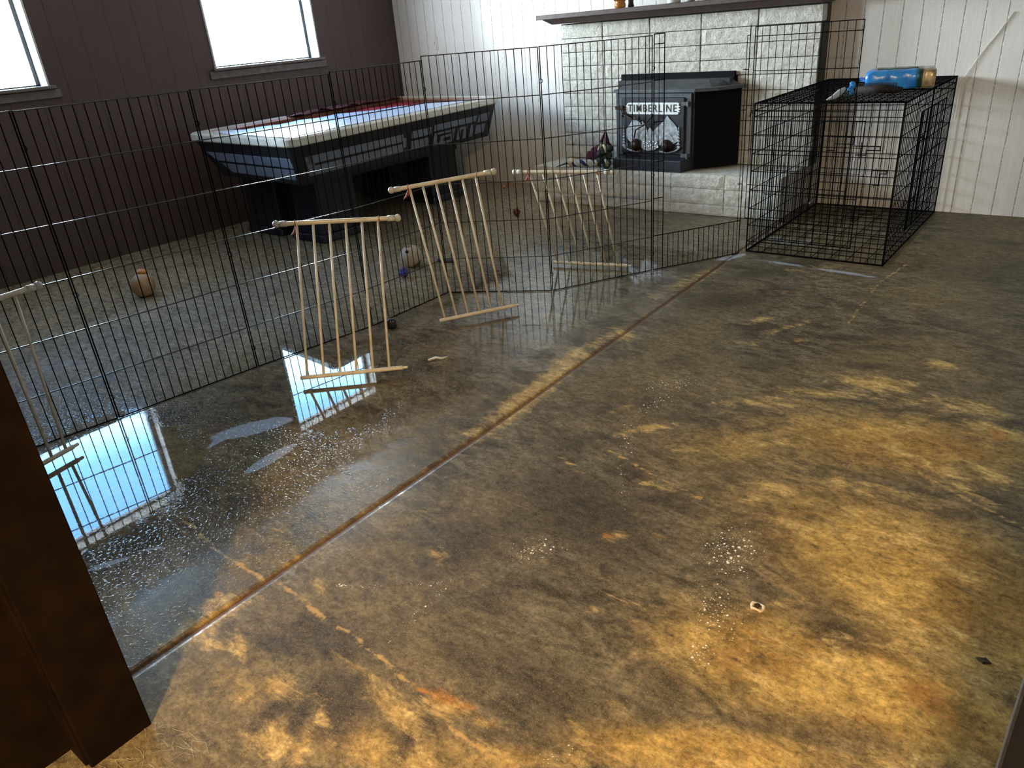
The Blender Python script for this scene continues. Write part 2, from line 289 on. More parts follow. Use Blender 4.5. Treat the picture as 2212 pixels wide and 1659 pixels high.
DARKP = [(-1.081,1.554,3.607,2.716,0.802,-5.11,0.8),(-1.199,1.425,3.467,3.883,7.192,-2.134,0.5),(-1.269,1.223,2.922,3.851,7.085,-2.759,0.6),(-1.325,0.751,3.555,5.549,4.656,-10.712,0.8),(-1.414,0.674,10.227,4.768,4.984,-21.052,0.8),(-1.148,0.662,9.283,8.352,3.984,-13.3,0.9),(-1.106,0.599,13.651,12.425,5.446,-13.44,0.8),(-1.244,0.55,-1.944,13.039,34.319,0.065,0.8),(-1.183,0.569,-2.371,16.201,41.621,17.976,0.9),(-0.933,0.674,-3.899,12.866,25.437,5.603,1.0),(-0.836,0.672,17.066,5.292,9.196,-43.543,0.5),(-0.985,0.771,24.869,12.24,11.3,-47.542,0.9),(-0.987,0.902,5.706,2.487,0.78,-14.477,0.5),(-0.764,0.936,5.296,0.624,-0.789,-11.597,0.6),(-0.725,0.83,10.018,1.054,-0.408,-25.681,0.5),(-1.323,1.864,5.575,4.947,7.09,-7.293,0.5),(-1.235,2.281,7.544,5.189,7.166,-7.047,0.5),(-1.447,3.459,3.2,1.614,3.637,-4.874,0.6),(-1.448,3.962,3.929,1.924,5.689,-6.695,0.5),(-0.79,3.241,4.313,2.144,8.57,-22.037,0.7),(-0.628,3.208,4.59,2.082,9.281,-23.317,0.6),(-0.628,2.994,5.866,2.842,8.701,-26.638,0.7),(-0.566,3.415,4.177,1.71,8.449,-21.619,0.5),(-0.978,2.807,4.819,2.302,6.56,-8.877,0.5),(-1.282,2.698,5.331,3.25,5.789,-5.793,0.5),(-0.282,1.456,11.068,0.949,4.984,-19.427,0.9),(-0.532,1.092,13.311,4.737,5.06,-11.622,0.5),(-0.533,0.988,13.871,4.83,6.865,-15.16,0.5),(-0.411,1.188,19.664,4.935,7.919,-23.224,0.6),(-0.471,1.876,12.397,5.842,2.373,-17.752,0.5),(-0.596,1.772,9.868,5.599,3.478,-10.968,0.4),(-0.807,1.994,6.206,3.972,10.98,-14.085,0.4),(-0.639,2.3,6.555,4.116,7.921,-26.405,0.4),(-0.276,1.802,8.547,3.729,1.525,-39.325,0.5),(-0.063,1.768,18.903,11.044,-24.219,-83.477,0.5),(-0.407,1.287,31.623,-15.585,58.805,71.673,0.7),(-2.58,1.297,2.204,4.078,3.948,-2.126,0.4),(-2.298,0.965,2.741,5.739,5.798,-1.367,0.6),(-2.018,1.038,3.008,5.695,7.896,-2.298,0.5),(-2.157,0.69,2.136,5.687,8.458,-2.103,0.6),(-2.064,1.679,3.904,5.373,10.358,-5.964,0.5),(-2.317,2.035,4.897,6.245,7.276,-5.851,0.4),(-2.354,3.867,2.696,2.312,9.358,-4.756,0.6),(-2.291,3.402,5.169,4.657,9.316,-4.488,0.4),(-3.944,4.268,1.656,1.597,1.673,-2.77,0.3),(-0.42,4.332,3.207,0.541,0.365,-2.096,0.35),(-1.035,1.699,9.428,7.14,3.528,-13.356,0.4),(-1.686,0.777,1.813,12.042,33.287,-7.252,0.3)]
SPECK = [(-1.077,1.319,6.941,7.455,12.398,-8.102,1.0),(-1.227,1.06,6.343,5.966,36.767,-40.714,0.805),(-1.419,0.925,4.291,4.938,37.116,-54.785,0.92),(-1.182,0.941,2.199,9.012,47.786,4.192,0.805),(-1.197,1.046,3.965,36.268,56.431,18.537,1.0),(-0.612,1.612,1.321,7.242,10.799,0.41,1.0),(-0.557,1.369,0.827,8.203,12.293,1.854,1.0),(-0.527,1.225,-0.551,13.277,22.524,4.916,1.0),(-0.601,1.717,12.199,4.888,4.89,-17.36,0.69),(-1.231,2.469,5.033,4.108,8.504,-8.592,1.0),(-1.204,2.298,4.16,5.443,15.691,-3.868,0.92),(-1.156,1.999,5.742,-3.353,20.671,15.367,0.92),(-1.043,1.756,4.99,-4.056,33.741,23.132,0.805),(-1.39,2.872,9.99,6.643,10.951,-15.815,0.69),(-1.458,2.868,14.165,7.296,10.424,-20.293,0.575),(-0.661,0.792,5.523,14.419,54.481,-26.699,1.0),(-2.276,0.849,1.839,-8.848,13.443,33.011,0.92),(-2.138,0.757,2.366,-8.975,25.358,56.791,0.92),(-1.484,0.725,12.449,40.77,12.565,-56.595,0.46),(-1.927,2.93,6.699,5.76,4.335,-8.77,0.69),(-0.479,2.222,11.082,4.921,5.176,-15.014,0.575),(-0.454,2.338,6.898,3.321,10.662,-18.147,0.46),(-0.562,1.986,13.075,7.949,8.019,-24.246,0.46)]
GLINT_SMEAR = [(-2.484,1.33,4.224,4.33,14.176,-8.573,1.0),(-2.527,1.221,1.157,9.976,43.74,14.528,0.8),(-2.216,1.226,3.33,8.114,30.24,0.851,1.0),(-2.13,0.582,22.79,4.961,57.254,-32.895,1.0),(-2.083,0.696,4.429,20.833,88.633,-84.789,0.8),(-1.357,0.385,6.659,5.778,4.163,-18.54,0.42),(-1.495,0.429,7.346,18.238,10.649,-6.5,0.4),(-1.397,4.183,4.17,2.207,-1.512,-32.282,0.6),(-1.029,4.147,3.805,1.573,-2.265,-27.484,0.62),(-1.534,4.646,3.418,1.871,0.0,-6.585,0.5),(-1.223,4.55,4.117,1.949,0.411,-7.87,0.45),(-1.708,4.191,7.556,4.259,20.16,-12.424,0.8),(-1.618,0.855,12.379,0.341,-2.482,43.273,0.5),(-0.552,1.109,27.335,23.535,7.518,-43.404,0.2),(-0.487,2.353,13.838,5.882,-3.942,-27.018,0.25),(-0.862,3.03,2.468,1.018,9.406,-17.966,0.2)]  # floor masks: sky reflections put into colour, plus pale smears by post and crate
CALM = [(-2.726,0.849,0.969,2.879,1.677,-0.742,1.0),(-2.48,0.631,2.424,7.636,3.479,-1.292,0.9),(-2.754,1.858,1.599,2.314,0.969,-1.333,1.6),(-2.365,1.696,3.06,4.768,2.916,-1.816,0.8),(-2.615,3.163,2.389,2.01,0.561,-1.223,0.9),(-1.84,1.561,2.577,3.15,5.094,-2.665,0.8),(-1.992,1.765,4.075,4.799,5.784,-0.621,0.6),(-2.095,2.573,3.348,2.912,1.866,-2.075,0.5),(-2.464,3.417,4.865,3.769,0.784,-1.751,0.5),(-4.86,3.624,0.865,1.064,0.417,-1.101,0.4)]
GOLD = [(-0.157,1.768,2.223,0.61,-0.3,-3.374,0.95),(-0.35,1.308,3.018,1.503,1.861,-5.816,0.95),(-0.118,1.355,3.631,1.287,0.164,-6.931,1.0),(-0.424,0.981,3.011,2.003,7.771,-13.481,0.9),(-0.361,2.427,2.091,0.616,1.497,-4.354,0.8),(-0.942,0.627,3.072,0.707,5.391,-13.068,0.55),(-0.813,2.162,3.806,1.95,3.34,-4.3,0.5),(-0.725,0.749,6.685,3.155,11.56,-20.06,0.6),(-1.339,0.566,5.44,4.602,3.162,-13.188,0.3)]
CRACKS = [[(-1.322, 0.801), (-1.144, 0.79), (-1.013, 0.769), (-0.945, 0.752)], [(-0.945, 0.752), (-0.825, 0.733), (-0.7, 0.741)], [(-2.169, 0.839), (-1.894, 0.803), (-1.645, 0.803)], [(-1.616, 0.821), (-1.478, 0.811), (-1.378, 0.794)], [(-0.819, 3.412), (-0.842, 4.059), (-0.792, 4.433)], [(-0.372, 2.352), (-0.257, 2.26), (-0.107, 2.18), (0.015, 2.127)], [(-1.193, 1.903), (-0.96, 1.838), (-0.78, 1.796)]]

def joint_x(y):
    P = ((-3.2, -1.640), (0.3, -1.640), (1.8, -1.648), (4.4, -1.714), (5.8, -1.75))
    for (a, xa), (b, xb) in zip(P[:-1], P[1:]):
        if y <= b: return xa + (xb - xa) * (y - a) / (b - a)
    return P[-1][1]
def build_floor():
    off = list(np.concatenate([np.arange(-4.26, -1.0, 0.035), np.arange(-1.0, -0.03, 0.014), [-0.022, -0.013, -0.007, 0.0, 0.007, 0.013, 0.022],
                               np.arange(0.034, 2.0, 0.014), np.arange(2.0, 4.3, 0.06)]))
    ys = np.concatenate([np.arange(-3.2, 0.1, 0.12), np.arange(0.1, 2.6, 0.0135), np.arange(2.6, 5.72, 0.028), [5.75]])
    nx, ny = len(off), len(ys); off = np.array(off)
    jx = np.array([joint_x(y) for y in ys]); X = jx[:, None] + off[None, :]; Y = np.repeat(ys[:, None], nx, 1)
    o = np.abs(np.repeat(off[None, :], ny, 0)); Z = np.where(o < 0.0075, -0.006, np.where(o < 0.0135, -0.0015, 0.0))
    co = np.stack([X, Y, Z], 2).reshape(-1, 3)
    i = np.arange(ny - 1)[:, None] * nx + np.arange(nx - 1)[None, :]
    F = np.stack([i, i + 1, i + 1 + nx, i + nx], 2).reshape(-1, 4)
    me = bpy.data.meshes.new('floor'); me.from_pydata(co.tolist(), [], F.tolist()); me.update()
    x, y = co[:, 0], co[:, 1]
    def blobs(L, p=1.6):
        r = np.zeros(len(x))
        for cx, cy, a, b, c, d, s in L:
            dx, dy = x - cx, y - cy; q = (a * dx + b * dy) ** 2 + (c * dx + d * dy) ** 2
            r = np.maximum(r, s * np.exp(-(q ** (p / 2)) * 0.9))
        return r
    och, ora, drk, spk, glint_smear = (blobs(L) for L in (OCHRE, ORANGE, DARKP, SPECK, GLINT_SMEAR))
    glint_smear = blobs(GLINT_SMEAR, 4.0)
    # worn ochre band along both sides of the slab joint, stronger towards the doorway
    jx1 = np.repeat(jx[:, None], nx, 1).reshape(-1); dj = np.abs(x - jx1)
    och = np.maximum(och, 0.34 * np.exp(-(dj / 0.045) ** 1.5)); groove = np.exp(-(dj / 0.0105) ** 4)
    crack = np.full(len(x), 0.06)
    for C in CRACKS:
        for (ax, ay), (bx, by) in zip(C[:-1], C[1:]):
            vx, vy = bx - ax, by - ay; L2 = vx * vx + vy * vy; tt = np.clip(((x - ax) * vx + (y - ay) * vy) / L2, 0, 1)
            dd = np.hypot(x - ax - tt * vx, y - ay - tt * vy); crack = np.minimum(crack, dd)
    sm = lambda t: np.clip(t, 0, 1) ** 2 * (3 - 2 * np.clip(t, 0, 1))
    wet = sm((-1.60 - x) / 0.55) * sm((y - 0.1) / 0.3)
    wet = np.maximum(wet, 0.5 * sm((-1.3 - x) / 0.4))
    calm = blobs(CALM, 3.0)
    gold = blobs(GOLD, 1.8); grey_sheen = sm((-2.75 - x) / 0.6)
    for nm, arr in (('groove', groove), ('grey_sheen', grey_sheen), ('calm', calm), ('gold', gold), ('ochre', och), ('orange', ora), ('darkp', drk), ('speck', spk), ('glint_smear', glint_smear), ('crack', crack), ('wet', wet)):
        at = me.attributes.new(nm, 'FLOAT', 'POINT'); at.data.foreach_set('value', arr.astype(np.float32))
    t = NT('stained_worn_concrete')
    A = lambda n: (lambda a: (setattr(a, 'attribute_name', n), a.outputs['Fac'])[1])(t.new('ShaderNodeAttribute'))
    n_big = t.noise(1.3, 4, 0.6, dist=0.6); n_mid = t.noise(5.5, 6, 0.68, dist=1.0, stretch=(1.0, 1.8, 1), rot=0.5)
    n_str = t.noise(10, 9, 0.76, dist=1.1, stretch=(0.8, 1.9, 1), rot=0.45); n_fine = t.noise(70, 6, 0.75); n_x = t.noise(240, 3, 0.7)
    grit = t.ramp(n_fine, 0.3, 0.7)
    base = t.mix(t.ramp(n_mid, 0.32, 0.68), (0.060, 0.047, 0.030), (0.168, 0.136, 0.088))
    base = t.mix(t.math('MULTIPLY', t.ramp(n_big, 0.42, 0.66), 0.55), base, (0.20, 0.145, 0.070))
    base = t.mix(t.math('MULTIPLY', t.ramp(t.math('ADD', A('gold'), t.math('MULTIPLY', t.math('SUBTRACT', n_mid, 0.5), 0.9)), 0.1, 0.85), 0.85), base, t.mix(t.ramp(t.noise(3.1, 5, .65, dist=.5), .38, .62), (0.31, 0.175, 0.046), (0.55, 0.35, 0.10)))
    base = t.mix(t.math('MULTIPLY', A('grey_sheen'), t.ramp(t.noise(4, 6, 0.7, dist=.8), 0.3, 0.7, 0.35, 0.75)), base, (0.32, 0.275, 0.20))  # glossy sheen of the wet floor inside the pen, put into the colour
    nat = t.math('MULTIPLY', t.ramp(n_str, 0.55, 0.72), 0.45)
    # worn patches: attribute mask eaten into by streaky noise
    def eat(a, lo, hi, n=n_str, k=0.9):
        return t.ramp(t.math('ADD', A(a), t.math('MULTIPLY', t.math('SUBTRACT', n, 0.5), k * 2)), lo, hi)
    dk = eat('darkp', 0.18, 0.65, n_mid, 0.55); base = t.mix(t.math('MULTIPLY', dk, 0.82), base, (0.055, 0.043, 0.029))
    base = t.mix(nat, base, (0.30, 0.21, 0.095))
    base = t.mix(t.math('MULTIPLY', eat('ochre', 0.28, 0.85), 0.85), base, t.mix(t.ramp(n_str, 0.35, 0.7), (0.36, 0.225, 0.070), (0.60, 0.42, 0.17)))
    base = t.mix(t.math('MULTIPLY', eat('orange', 0.40, 0.9, n_mid), 0.8), base, (0.34, 0.15, 0.040))
    ck = t.ramp(t.math('ADD', A('crack'), t.math('MULTIPLY', t.math('SUBTRACT', t.noise(28, 5, 0.7), 0.42), 0.045)), 0.002, 0.012, 1, 0)
    base = t.mix(t.math('MULTIPLY', ck, 0.8), base, (0.42, 0.27, 0.10))
    scr = t.noise(22, 10, 0.80, dist=0.35, stretch=(0.85, 1.45, 1), rot=0.45); g1_ = t.ramp(scr, 0.34, 0.66, 0.42, 1.55, False); g2_ = t.ramp(n_fine, 0.32, 0.68, 0.60, 1.42, False)
    gm = t.math('MULTIPLY', g1_, g2_); vv = t.new('ShaderNodeVectorMath', operation='SCALE'); t.l(base, vv.inputs[0]); t.l(gm, vv.inputs['Scale']); base = vv.outputs[0]
    base = t.mix(t.math('MULTIPLY', t.ramp(n_fine, 0.30, 0.42, 1, 0), 0.5), base, (0.030, 0.022, 0.013))
    base = t.mix(t.math('MULTIPLY', ck, 0.8), base, (0.50, 0.31, 0.12))
    base = t.mix(t.math('MULTIPLY', A('groove'), 0.9), base, (0.115, 0.052, 0.024))
    base = t.mix(t.math('MULTIPLY', t.ramp(n_x, 0.56, 0.68), 0.30), base, (0.60, 0.48, 0.30))
    # small white droppings of paint / suds
    vo = t.new('ShaderNodeTexVoronoi'); vo.inputs['Scale'].default_value = 75; vo.inputs['Randomness'].default_value = 1; t.l(t.pos(), vo.inputs['Vector'])
    cellr = t.new('ShaderNodeSeparateColor'); t.l(vo.outputs['Color'], cellr.inputs[0])
    rad = t.math('MULTIPLY', t.math('MULTIPLY', cellr.outputs[0], A('speck')), 0.42)
    dot = t.math('MULTIPLY', t.ramp(t.math('SUBTRACT', rad, vo.outputs['Distance']), 0.0, 0.06), t.ramp(A('speck'), 0.22, 0.4))
    vo2 = t.new('ShaderNodeTexVoronoi'); vo2.inputs['Scale'].default_value = 190; t.l(t.pos(), vo2.inputs['Vector'])
    c2 = t.new('ShaderNodeSeparateColor'); t.l(vo2.outputs['Color'], c2.inputs[0])
    dot2 = t.math('MULTIPLY', t.ramp(t.math('SUBTRACT', t.math('MULTIPLY', t.math('MULTIPLY', c2.outputs[0], A('speck')), 0.45), vo2.outputs['Distance']), 0.0, 0.06), t.ramp(A('speck'), 0.08, 0.25))
    dot = t.math('MAXIMUM', dot, t.math('MULTIPLY', dot2, 0.8))
    base = t.mix(dot, base, (0.86, 0.78, 0.66))
    sp_ = t.ramp(t.math('ADD', A('glint_smear'), t.math('MULTIPLY', t.math('SUBTRACT', n_str, 0.5), 0.8)), 0.42, 0.62)
    base = t.mix(t.math('MULTIPLY', sp_, t.ramp(n_fine, 0.3, 0.6, 0.45, 0.85)), base, (0.40, 0.44, 0.50))  # blue-grey for the painted sky slivers and the pale smears
    wet = A('wet'); wetn = t.ramp(t.math('ADD', wet, t.math('MULTIPLY', t.math('SUBTRACT', n_mid, 0.5), 0.7)), 0.25, 0.75)
    rdry = t.ramp(n_mid, 0.3, 0.7, 0.42, 0.62)
    pud = t.ramp(t.math('ADD', A('calm'), t.math('MULTIPLY', t.math('SUBTRACT', t.noise(7, 5, 0.65, dist=0.6), 0.5), 1.1)), 0.30, 0.60)   # calm film of water against pebbly damp concrete
    rwet = t.ramp(pud, 0, 1, 0.055, 0.012, False)
    mixr = t.math('ADD', t.math('MULTIPLY', rdry, t.math('SUBTRACT', 1.0, wetn)), t.math('MULTIPLY', rwet, wetn))
    t.set(base, mixr, 0, t.math('ADD', 0.17, t.math('MULTIPLY', wetn, 0.19)))
    t.b.inputs['IOR'].default_value = 1.36
    peb = t.ramp(t.noise(105, 2, 0.5), 0.57, 0.70); rip = t.noise(9, 2, 0.5)
    rough_amt = t.math('ADD', t.math('MULTIPLY', t.math('SUBTRACT', 1.0, pud), 1.0), 0.035)
    h = t.math('ADD', t.math('MULTIPLY', t.math('MULTIPLY', peb, rough_amt), 1.0), t.math('MULTIPLY', t.math('MULTIPLY', rip, rough_amt), 0.7))
    h = t.math('ADD', h, t.math('MULTIPLY', t.math('MULTIPLY', n_fine, t.math('SUBTRACT', 1.0, wetn)), 1.6))
    t.bump(h, 0.30, 0.0012)
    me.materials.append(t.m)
    o = link(bpy.data.objects.new('floor', me)); tag(o, kind='structure')
    return o
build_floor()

# ------------------------------------------------------------------ room shell
def struct(o): o['kind'] = 'structure'; return o
YB, XR, YF0, YF1, ZC = 5.69, 1.9, 0.234, 0.354, 2.42
w = MB()   # left wall with the two window openings, 0.16 m thick
y = -3.2
for a, b in WIN + ((5.9, 5.9),):
    w.box((WX - 0.16, y if y > -3 else 0.234, 0), (WX, a, ZC)); y = b
for a, b in WIN:
    w.box((WX - 0.16, a, 0), (WX, b, WZ0)); w.box((WX - 0.16, a, WZ1), (WX, b, ZC))
struct(w.build('wall_left', M['wall_brown']))
struct(MB().box((WX - 0.16, YB, 0), (XR + .1, YB + .12, ZC)).build('wall_back', M['wall_white']))
struct(MB().box((XR, -3.2, 0), (XR + .1, YB, ZC)).build('wall_right', M['wall_white_y']))
struct(MB().box((WX - .16, -3.3, ZC), (XR + .2, YB + .12, ZC + .1)).build('ceiling', M['ceiling']))
w = MB(); w.box((WX, YF0, 0), (-1.468, YF1, ZC)); w.box((0.0256, YF0, 0), (XR, YF1, ZC)); w.box((-1.468, YF0, 2.08), (0.0256, YF1, ZC))
struct(w.build('wall_front', M['wall_brown_x']))
struct(MB().box((-2.6, -3.3, 0), (XR + .1, -3.2, ZC)).build('wall_kitchen_far', M['ceiling']))
struct(MB().box((-2.7, -3.3, 0), (-2.6, YF0, ZC)).build('wall_kitchen_side', M['ceiling']))
struct(MB().box((-2.6, -1.3, 0), (-1.542, YF0 - .001, ZC)).build('wall_entry', M['brown_trim']))
# trims of the doorway we look through
t1 = MB().box((-1.4675, YF0 - 0.012, 0), (-1.452, YF1 + 0.004, 2.08)).box((-1.540, YF0 - 0.018, 0), (-1.4675, YF0, 2.1)).build('trim_1', M['brown_trim'], bevel=0.003)
struct(t1)
struct(MB().box((0.0205, YF0 + 0.004, 0), (0.0255, YF1, 2.08)).box((0.0205, YF0 - 0.02, 0), (0.10, YF0 + 0.004, 2.1)).build('trim_2', M['brown_trim'], bevel=0.002))
struct(MB().box((0.0185, YF1 - 0.002, 0), (0.0260, YF1 + 0.006, 2.08)).build('trim_3', M['strip'], bevel=0.002))
# windows
for k, (a, b) in enumerate(WIN):
    f = MB(); x0, x1 = WX - 0.15, WX - 0.105
    for (p, q) in (((x0, a, WZ0), (x1, a + .030, WZ1)), ((x0, b - .040, WZ0), (x1, b, WZ1)), ((x0, a, WZ0), (x1, b, WZ0 + .022)), ((x0, a, WZ1 - .03), (x1, b, WZ1))): f.box(p, q)
    fr = struct(f.build('window_%d' % (k + 1), M['alu'], bevel=0.003))
    g = MB().box((WX - .131, a + .027, WZ0 + .021), (WX - .127, b - .027, WZ1 - .029)).build('pane', M['glass'], fr)
    r = MB(); r.box((WX - .105, a, WZ0), (WX + .012, a + .014, WZ1)); r.box((WX - .105, b - .014, WZ0), (WX + .012, b, WZ1)); r.box((WX - .105, a, WZ1 - .014), (WX + .012, b, WZ1))
    r.build('reveal', M['reveal'], fr, bevel=0.002)
    s = MB().box((WX - .105, a - .03, WZ0 - .012), (WX + .045, b + .03, WZ0 + .012)).build('window_sill', M['sill'], fr, bevel=0.006)
    MB().box((WX, a - .06, WZ0 - .070), (WX + .018, b + .06, WZ0 - .012)).build('sill_apron', M['sill'], fr, bevel=0.005)

# small plate and cable on the back wall
sw = MB().box((-5.40, YB - .007, 1.205), (-5.33, YB, 1.325)).build('cover_plate', M['wall_white'], bevel=0.003)
tag(sw, 'small painted-over cover plate on the white wall near the brown corner', 'wall plate')
MB().box((-5.371, YB - .013, 1.252), (-5.359, YB - .007, 1.278)).build('switch_toggle', M['reveal'], sw, bevel=0.002)
cb = MB().tube([(-.66, YB - .006, 1.20), (-.732, YB - .006, 1.075), (-.775, YB - .006, 1.01), (-.812, YB - .007, .942), (-.855, YB - .008, .86), (-.882, YB - .009, .802), (-.885, YB - .012, .60)], 0.0032, 6).build('cable', M['cord'], smooth=True)
tag(cb, 'thin white cable running slantwise down the white wall behind the crate', 'cable')

# ------------------------------------------------------------------ fireplace
CX = (-3.795, -3.39, -2.975, -2.56, -2.14, -1.71); CY = 5.50; HZ = 0.29
fp = thing('fireplace', 'whitewashed block fireplace with raised hearth and dark brown mantel shelf', 'fireplace', (-2.75, 5.5, 0))
def rough_block(mb, x0, x1, y0, y1, z0, z1, g=0.0055, face=True, seed=0):
    """a block whose front face is split-rough"""
    x0 += g; x1 -= g; z0 += g * .5; z1 -= g * .5; nx, nz = max(4, int((x1 - x0) / .035)), 5
    vs = []; fs = []
    for j in range(nz + 1):
        for i in range(nx + 1):
            u, v = i / nx, j / nz; e = min(u * nx, (1 - u) * nx, v * nz, (1 - v) * nz); px = x0 + (x1 - x0) * u; pz = z0 + (z1 - z0) * v
            d = (0 if e > .5 else .004) + .005 * noise.noise(Vector((px * 22, pz * 22, seed)))
            if e < .5: px += .002 * noise.noise(Vector((px * 30, pz * 30, 5)))
            vs.append((px, y0 + d, pz))
    n = len(vs)
    for j in range(nz):
        for i in range(nx): q = j * (nx + 1) + i; fs.append((q, q + 1, q + nx + 2, q + nx + 1))
    edge = [i for i in range(nx + 1)] + [j * (nx + 1) + nx for j in range(1, nz + 1)] + [nz * (nx + 1) + i for i in range(nx - 1, -1, -1)] + [j * (nx + 1) for j in range(nz - 1, 0, -1)]
    back = [(vs[e][0], y1, vs[e][2]) for e in edge]; m_ = len(edge)
    for i in range(m_): fs.append((edge[i], n + i, n + (i + 1) % m_, edge[(i + 1) % m_]))
    fs.append(tuple(n + i for i in range(m_ - 1, -1, -1)))
    mb.add(vs + back, fs)
cb_ = MB(); H = 0.1037
for r in range(10):
    z0 = HZ + .002 + r * H; z1 = z0 + H
    for c in range(5):
        x0, x1 = CX[c], CX[c + 1]
        if r < 6 and x1 > -3.2 and x0 < -2.27:   # firebox opening
            if x0 < -3.2: x1 = -3.20
            elif x1 > -2.27 and x0 < -2.27: x0 = -2.27
            if not (x0 < -3.3 or x1 > -2.2): continue
            if x0 >= -3.2 and x1 <= -2.27: continue
        jit = 0.004 * random.uniform(-1, 1)
        rough_block(cb_, x0 + (jit if c == 0 else 0), x1 + (jit if c == 4 else 0), CY, CY + .10, z0, z1, seed=r * 7 + c)
put(cb_.build('chimney_breast', M['block'], smooth=False), fp)
mo = MB(); mo.box((CX[0] + .006, CY + .022, HZ), (-3.20, YB, 1.335)); mo.box((-2.27, CY + .022, HZ), (CX[5] - .006, YB, 1.335)); mo.box((-3.20, CY + .022, .915), (-2.27, YB, 1.335))
put(mo.build('mortar', M['mortar']), fp)
h = MB(); hx = (-3.82, -3.42, -2.99, -2.57, -2.155, -1.752)
for r, (z0, z1) in enumerate(((0.0, .078), (.078, .190), (.190, HZ))):
    for c in range(5):
        rough_block(h, hx[c] + (0 if r < 2 or c else 0), hx[c + 1], 5.085, 5.30, z0 + .001, z1, seed=90 + r * 5 + c, g=.0022)
put(h.build('hearth', M['block']), fp)
put(MB().box((hx[0] + .005, 5.098, .004), (hx[5] - .005, YB, HZ - .004)).build('hearth_core', M['block']), fp)
mt = MB(); mt.box((-3.90, 5.33, 1.378), (-1.60, YB, 1.412)); mt.frustum([Vector(p) for p in ((-3.80, 5.405, 1.338), (-1.70, 5.405, 1.338), (-1.70, YB, 1.338), (-3.80, YB, 1.338))],
    [Vector(p) for p in ((-3.86, 5.355, 1.378), (-1.64, 5.355, 1.378), (-1.64, YB, 1.378), (-3.86, YB, 1.378))])
put(mt.build('mantel_shelf', M['mantel'], bevel=0.004), fp)
MANT = 1.413
j = thing('glass_jar', 'amber glass jar with dark band on the mantel shelf, leftmost of the mantel items', 'jar', (-3.165, 5.40, MANT))
put(MB().lathe([(.035, 0), (.042, .006), (.042, .028), (.036, .036), (.044, .05), (.044, .13), (.03, .15)], (-3.165, 5.40, MANT)).build('jar_body', M['amber'], smooth=True), j)
put(MB().lathe([(.0445, .052), (.0455, .056), (.0455, .085), (.0445, .09)], (-3.165, 5.40, MANT)).build('band', M['brown_trim'], smooth=True), j)
o = MB().lathe([(.02, 0), (.024, .004), (.018, .03), (.022, .07), (.02, .11), (.006, .12)], (-3.09, 5.43, MANT)).build('wooden_figure', M['knob'], smooth=True)
tag(o, 'small brown wooden figure on the mantel right beside the amber jar', 'ornament')
o = MB().lathe([(.045, 0), (.048, .004), (.048, .15), (.03, .155)], (-2.735, 5.42, MANT)).build('pillar_candle', M['ceramic'], smooth=True)
tag(o, 'white pillar candle at the middle of the mantel, cut off by the photo top', 'candle')
c_ = MB().lathe([(.03, 0), (.04, .01), (.046, .09), (.043, .09), (.036, .014), (.0, .012)], (-2.61, 5.42, MANT)).build('white_cup', M['ceramic'], smooth=True)
tag(c_, 'small white cup on the mantel just right of the pillar candle', 'cup')

M['shaded_black_iron'] = simple('shade_black_iron', (0.006, 0.006, 0.008), 0.7, spec=0.1)  # stove paint darkened, with the shade of the stove side in its colour
# ------------------------------------------------------------------ wood stove
st = thing('wood_stove', 'black wood stove with silver mountain relief door on the white block hearth', 'stove', (-2.78, 5.35, HZ))
def px_(*a): return a
FA, FB = Vector((-3.115, 5.235, 0)), Vector((-2.452, 5.205, 0))     # body front edge, left to right
def up(v, z): return Vector((v.x, v.y, z))
BR, BL = Vector((-2.215, 5.46, 0)), Vector((-3.155, 5.49, 0))
b = MB(); b.frustum([up(v, HZ + .012) for v in (FA, FB, BR, BL)], [up(v, .835) for v in (FA, FB, BR, BL)])
b.box((-3.19, 5.40, HZ + .006), (-2.28, 5.62, .905))
put(b.build('body', M['iron'], bevel=0.004), st)
sp_ = MB(); nrm_ = Vector((BR.y - FB.y, -(BR.x - FB.x), 0)).normalized() * .003
sp_.frustum([up(FB + nrm_, HZ + .014), up(BR + nrm_, HZ + .014), up(BR, HZ + .014), up(FB, HZ + .014)], [up(FB + nrm_, .833), up(BR + nrm_, .833), up(BR, .833), up(FB, .833)])
put(sp_.build('side_shade_plate', M['shaded_black_iron']), st)  # thin skin added over the body side to carry the painted shade
tp = MB(); tp.frustum([Vector(p) for p in ((-3.13, 5.21, .836), (-2.445, 5.175, .836), (-2.30, 5.25, .836), (-2.165, 5.44, .836), (-2.19, 5.49, .836), (-3.13, 5.49, .836))],
    [Vector(p) for p in ((-3.13, 5.225, .858), (-2.445, 5.19, .858), (-2.30, 5.262, .858), (-2.165, 5.45, .858), (-2.20, 5.485, .860), (-3.11, 5.485, .860))])
tp.frustum([Vector(p) for p in ((-3.13, 5.30, .856), (-2.36, 5.27, .856), (-2.22, 5.46, .856), (-3.11, 5.49, .856))], [Vector(p) for p in ((-3.10, 5.38, .902), (-2.42, 5.36, .902), (-2.30, 5.465, .902), (-3.10, 5.485, .902))])
put(tp.build('top_plate', M['ironlight'], bevel=0.003), st)
put(MB().box((-3.205, 5.468, .880), (-2.275, 5.498, .945)).build('surround_flange', M['shaded_black_iron'], bevel=0.003), st)
lp = MB(); lp.frustum([Vector(p) for p in ((-3.075, 5.115, HZ + .002), (-2.50, 5.100, HZ + .002), (-2.46, 5.23, HZ + .002), (-3.10, 5.25, HZ + .002))],
    [Vector(p) for p in ((-3.075, 5.115, .372), (-2.50, 5.100, .372), (-2.46, 5.23, .385), (-3.10, 5.25, .385))])
put(lp.build('ash_lip', M['iron'], bevel=0.005), st)
DA = math.atan2(FB.y - FA.y, FB.x - FA.x); DM = Matrix.Translation((FA.x, FA.y, 0)) @ Matrix.Rotation(DA, 4, 'Z')    # local: x along the front, y into the stove, z up
